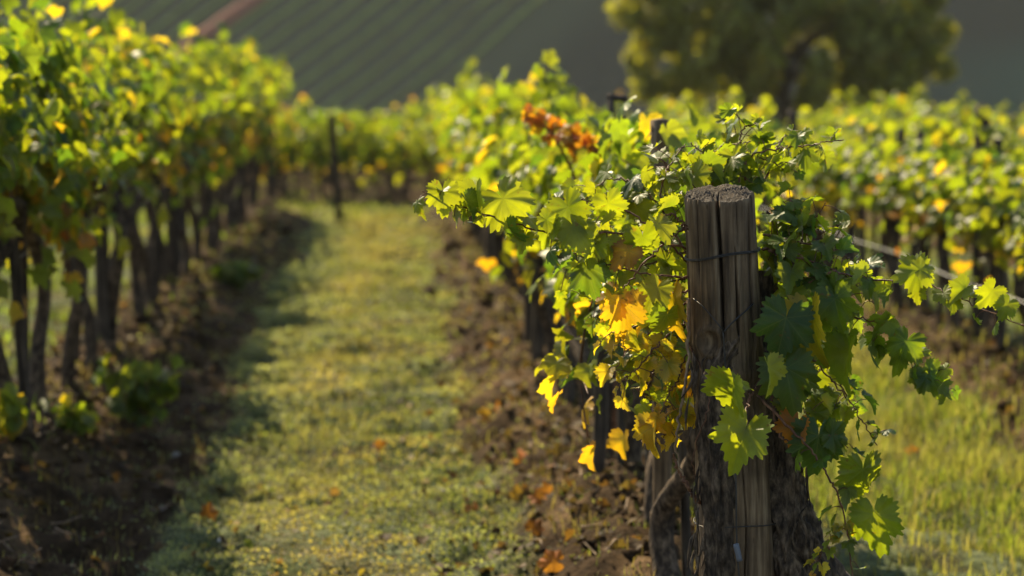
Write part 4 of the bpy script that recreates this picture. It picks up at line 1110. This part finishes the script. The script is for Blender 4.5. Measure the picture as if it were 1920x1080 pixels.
stone(830, 915, .028, (.07, .065, .06), 'dark clod like stone in the path grass', 6)

# ------------------------------------------------------------------ far vineyard slope
def far_h(x, y): return ground_h(x, y)
def far_rows():
    k0 = np.array([.79, .616])                  # direction of the rows over the slope, in plan
    nrow = 34
    for i in range(nrow):
        r_ = np.random.default_rng(300 + i)
        # where the row meets the line y = 238: spaced by 2.55 m
        px = 880 - i * 50
        x238 = P(px, 0, 250)[0] - 9.5
        s = np.linspace(-6, 46, 70)
        X = x238 + k0[0] * s + r_.normal(0, .05, 70); Yy = 236 + k0[1] * s
        red = (i == 11)
        pts = np.stack([X, Yy, ground_h(X, Yy) + (.08 if red else .28)], 1)
        if red:
            V, F = tube(pts, 1.0, 10, lambda th, s_: 1 + .2 * (fbm(np.cos(th) + 4, s_ * .8 + np.sin(th), i, 2) - .5))
            V[:, 2] -= .55
            c = np.tile([.26, .085, .055], (len(V), 1))
            o = link('earth_track', mesh('earth_track', V, F, MAT_HEDGE, col=c))
            tag(o, 'reddish strip running up between the rows of the far vineyard slope', 'track', kind='structure')
            continue
        V, F = tube(pts, .27, 12, lambda th, s_: (1 + .5 * (fbm(np.cos(th) * 2 + 4, s_ * .9 + np.sin(th) * 2, 30 + i, 3) - .5)) * (1 + .25 * np.abs(np.sin(th))))
        V[:, 2] = (V[:, 2] - ground_h(V[:, 0], V[:, 1])) * .6 + ground_h(V[:, 0], V[:, 1]) + .05
        c = np.array([.16, .20, .045])[None] * (.7 + .6 * fbm(V[:, 0] * .7, V[:, 1] * .7, i, 2))[:, None]
        c = c * (1 - .5 * sstep(.5, .75, fbm(V[:, 0] * .3, V[:, 1] * .3, 90, 2))[:, None]) + np.array([.10, .07, .03]) * (.5 * sstep(.5, .75, fbm(V[:, 0] * .3, V[:, 1] * .3, 90, 2)))[:, None]
        o = link('vine_row', mesh('vine_row', V, F, MAT_HEDGE, col=c))
        lab = 'last vine row of the far slope, beside the bare dark hillside' if i == 0 else ('far vine row right next to the red strip on the slope' if i == 10 else 'one of the slanting vine rows on the far shaded slope')
        tag(o, lab, 'vine row', 'vine rows on the far slope')
far_rows()

# ------------------------------------------------------------------ the tree behind the vines
def tree(px, Y, label, blobs, n, seed, trunk_r=.28):
    r_ = np.random.default_rng(seed)
    bx = P(px, 210, Y)[0]; gz_ = float(ground_h(bx, Y, False))
    e = empty('broadleaf_tree', (bx, Y, gz_)); tag(e, label, 'tree')
    o0 = np.array([bx, Y, gz_])
    cs = np.array([P(a, b, Y + dy) for a, b, dy, _ in blobs]) - o0
    rs = np.array([q[3] for q in blobs])
    fork = np.array([0, 0, (cs[:, 2].max()) * .33])
    parts = [tube(smooth_line([np.array([0, 0, -.4]), np.array([.1, 0, fork[2] * .5]), fork, np.array([.3, .2, cs[:, 2].max() * .7])], 20), np.linspace(trunk_r, trunk_r * .3, 20), 12, bark(seed, .25))]
    for c_ in cs[::2]:
        st = fork * r_.uniform(.7, 1.3)
        parts.append(tube(smooth_line([st, st * .45 + c_ * .55 + [0, 0, .4], c_], 12), np.linspace(trunk_r * .35, .03, 12), 7))
    link('trunk', mesh('trunk', *join(parts), MAT_BARK), e)
    wgt = rs ** 2; k = r_.choice(len(rs), n, p=wgt / wgt.sum())
    d = nrm(r_.normal(0, 1, (n, 3)))
    rad = rs[k] * r_.random(n) ** .55 * (1 + .8 * (fbm(d[:, 0] * 3 + k, d[:, 2] * 3 + d[:, 1] * 3, seed, 2) - .5))
    pos = cs[k] + d * rad[:, None] * [1, 1, .9]
    cl = fbm(pos[:, 0] * 1.3 + 30, pos[:, 2] * 1.3 + pos[:, 1] * .7 + 30, seed + 3, 2)
    keep = cl > .44
    pos, d, k = pos[keep], d[keep], k[keep]; m = len(pos)
    nor = d * .7 + [0, 0, .5] + r_.normal(0, .6, (m, 3)); tip = r_.normal(0, .6, (m, 3)) + [0, 0, -.7]
    c = np.array([.150, .160, .040]) * r_.uniform(.6, 1.5, (m, 1))
    yk = r_.random(m) < .14; c[yk] = np.array([.13, .10, .025]) * r_.uniform(.7, 1.2, (yk.sum(), 1))
    V, F, C, U = place_leaves(pos, tip, nor, r_.uniform(.09, .17, m), c, c, LO, r_.integers(0, 4, m))
    link('crown', mesh('crown', V, F, MAT_TREE, col=C), e)
tree(1470, 62, 'large olive green tree standing beyond the vineyard, its top out of frame',
     [(1270, 20, 0, 1.1), (1230, 60, .5, .7), (1240, -60, 0, 1.2), (1330, -40, -1, 1.3), (1330, 90, -.5, 1.2), (1290, 140, 0, .9), (1380, 30, -1.2, 1.2), (1400, 130, .3, 1.1), (1440, -60, 0, 1.5),
      (1530, 20, -1.3, 1.2), (1510, 110, -.6, 1.1), (1560, -60, 0, 1.4), (1600, 60, -.8, 1.2), (1590, 150, 0, 1.0), (1660, 20, -.5, 1.1), (1640, 110, -.3, 1.1), (1700, 60, 0, .9), (1690, 130, .2, .8),
      (1730, 100, 0, .6), (1450, -180, 0, 2.0), (1330, -160, 0, 1.6), (1570, -180, 0, 1.8), (1660, -110, 0, 1.4), (1470, -290, 0, 1.7), (1250, 170, .3, .6), (1470, 170, .5, .9), (1540, 190, .6, .8), (1740, -10, .2, .7), (1350, 190, .4, .8), (1660, 180, .4, .7), (1485, 140, -1.3, 1.1), (1450, 60, -1.4, 1.2), (1510, 200, -.8, .9), (1430, 190, -.6, .8), (1200, 110, .4, .5), (1215, 165, .3, .45), (1185, 20, .2, .55), (1765, 60, .3, .5), (1772, 130, .2, .4), (1180, -60, 0, .7), (1780, -50, 0, .7)],
     42000, 61)

# ------------------------------------------------------------------ the hazy air
def haze():
    V = np.array([(x, y, z) for x in (-480, 480) for y in (-80, 1000) for z in (-12, 90)], float)
    F = np.array([(0, 1, 3, 2), (4, 6, 7, 5), (0, 4, 5, 1), (2, 3, 7, 6), (0, 2, 6, 4), (1, 5, 7, 3)])
    m, t, o = new_mat('haze')
    v = N(t, 'VolumePrincipled')
    v.inputs['Color'].default_value = (.90, .93, .84, 1)
    v.inputs['Density'].default_value = .00017
    v.inputs['Anisotropy'].default_value = 0.2
    t.links.new(v.outputs[0], o.inputs['Volume'])
    tag(link('haze', mesh('haze', V, F, m, smooth=False)), 'thin morning haze over the valley', 'haze', kind='stuff')
haze()
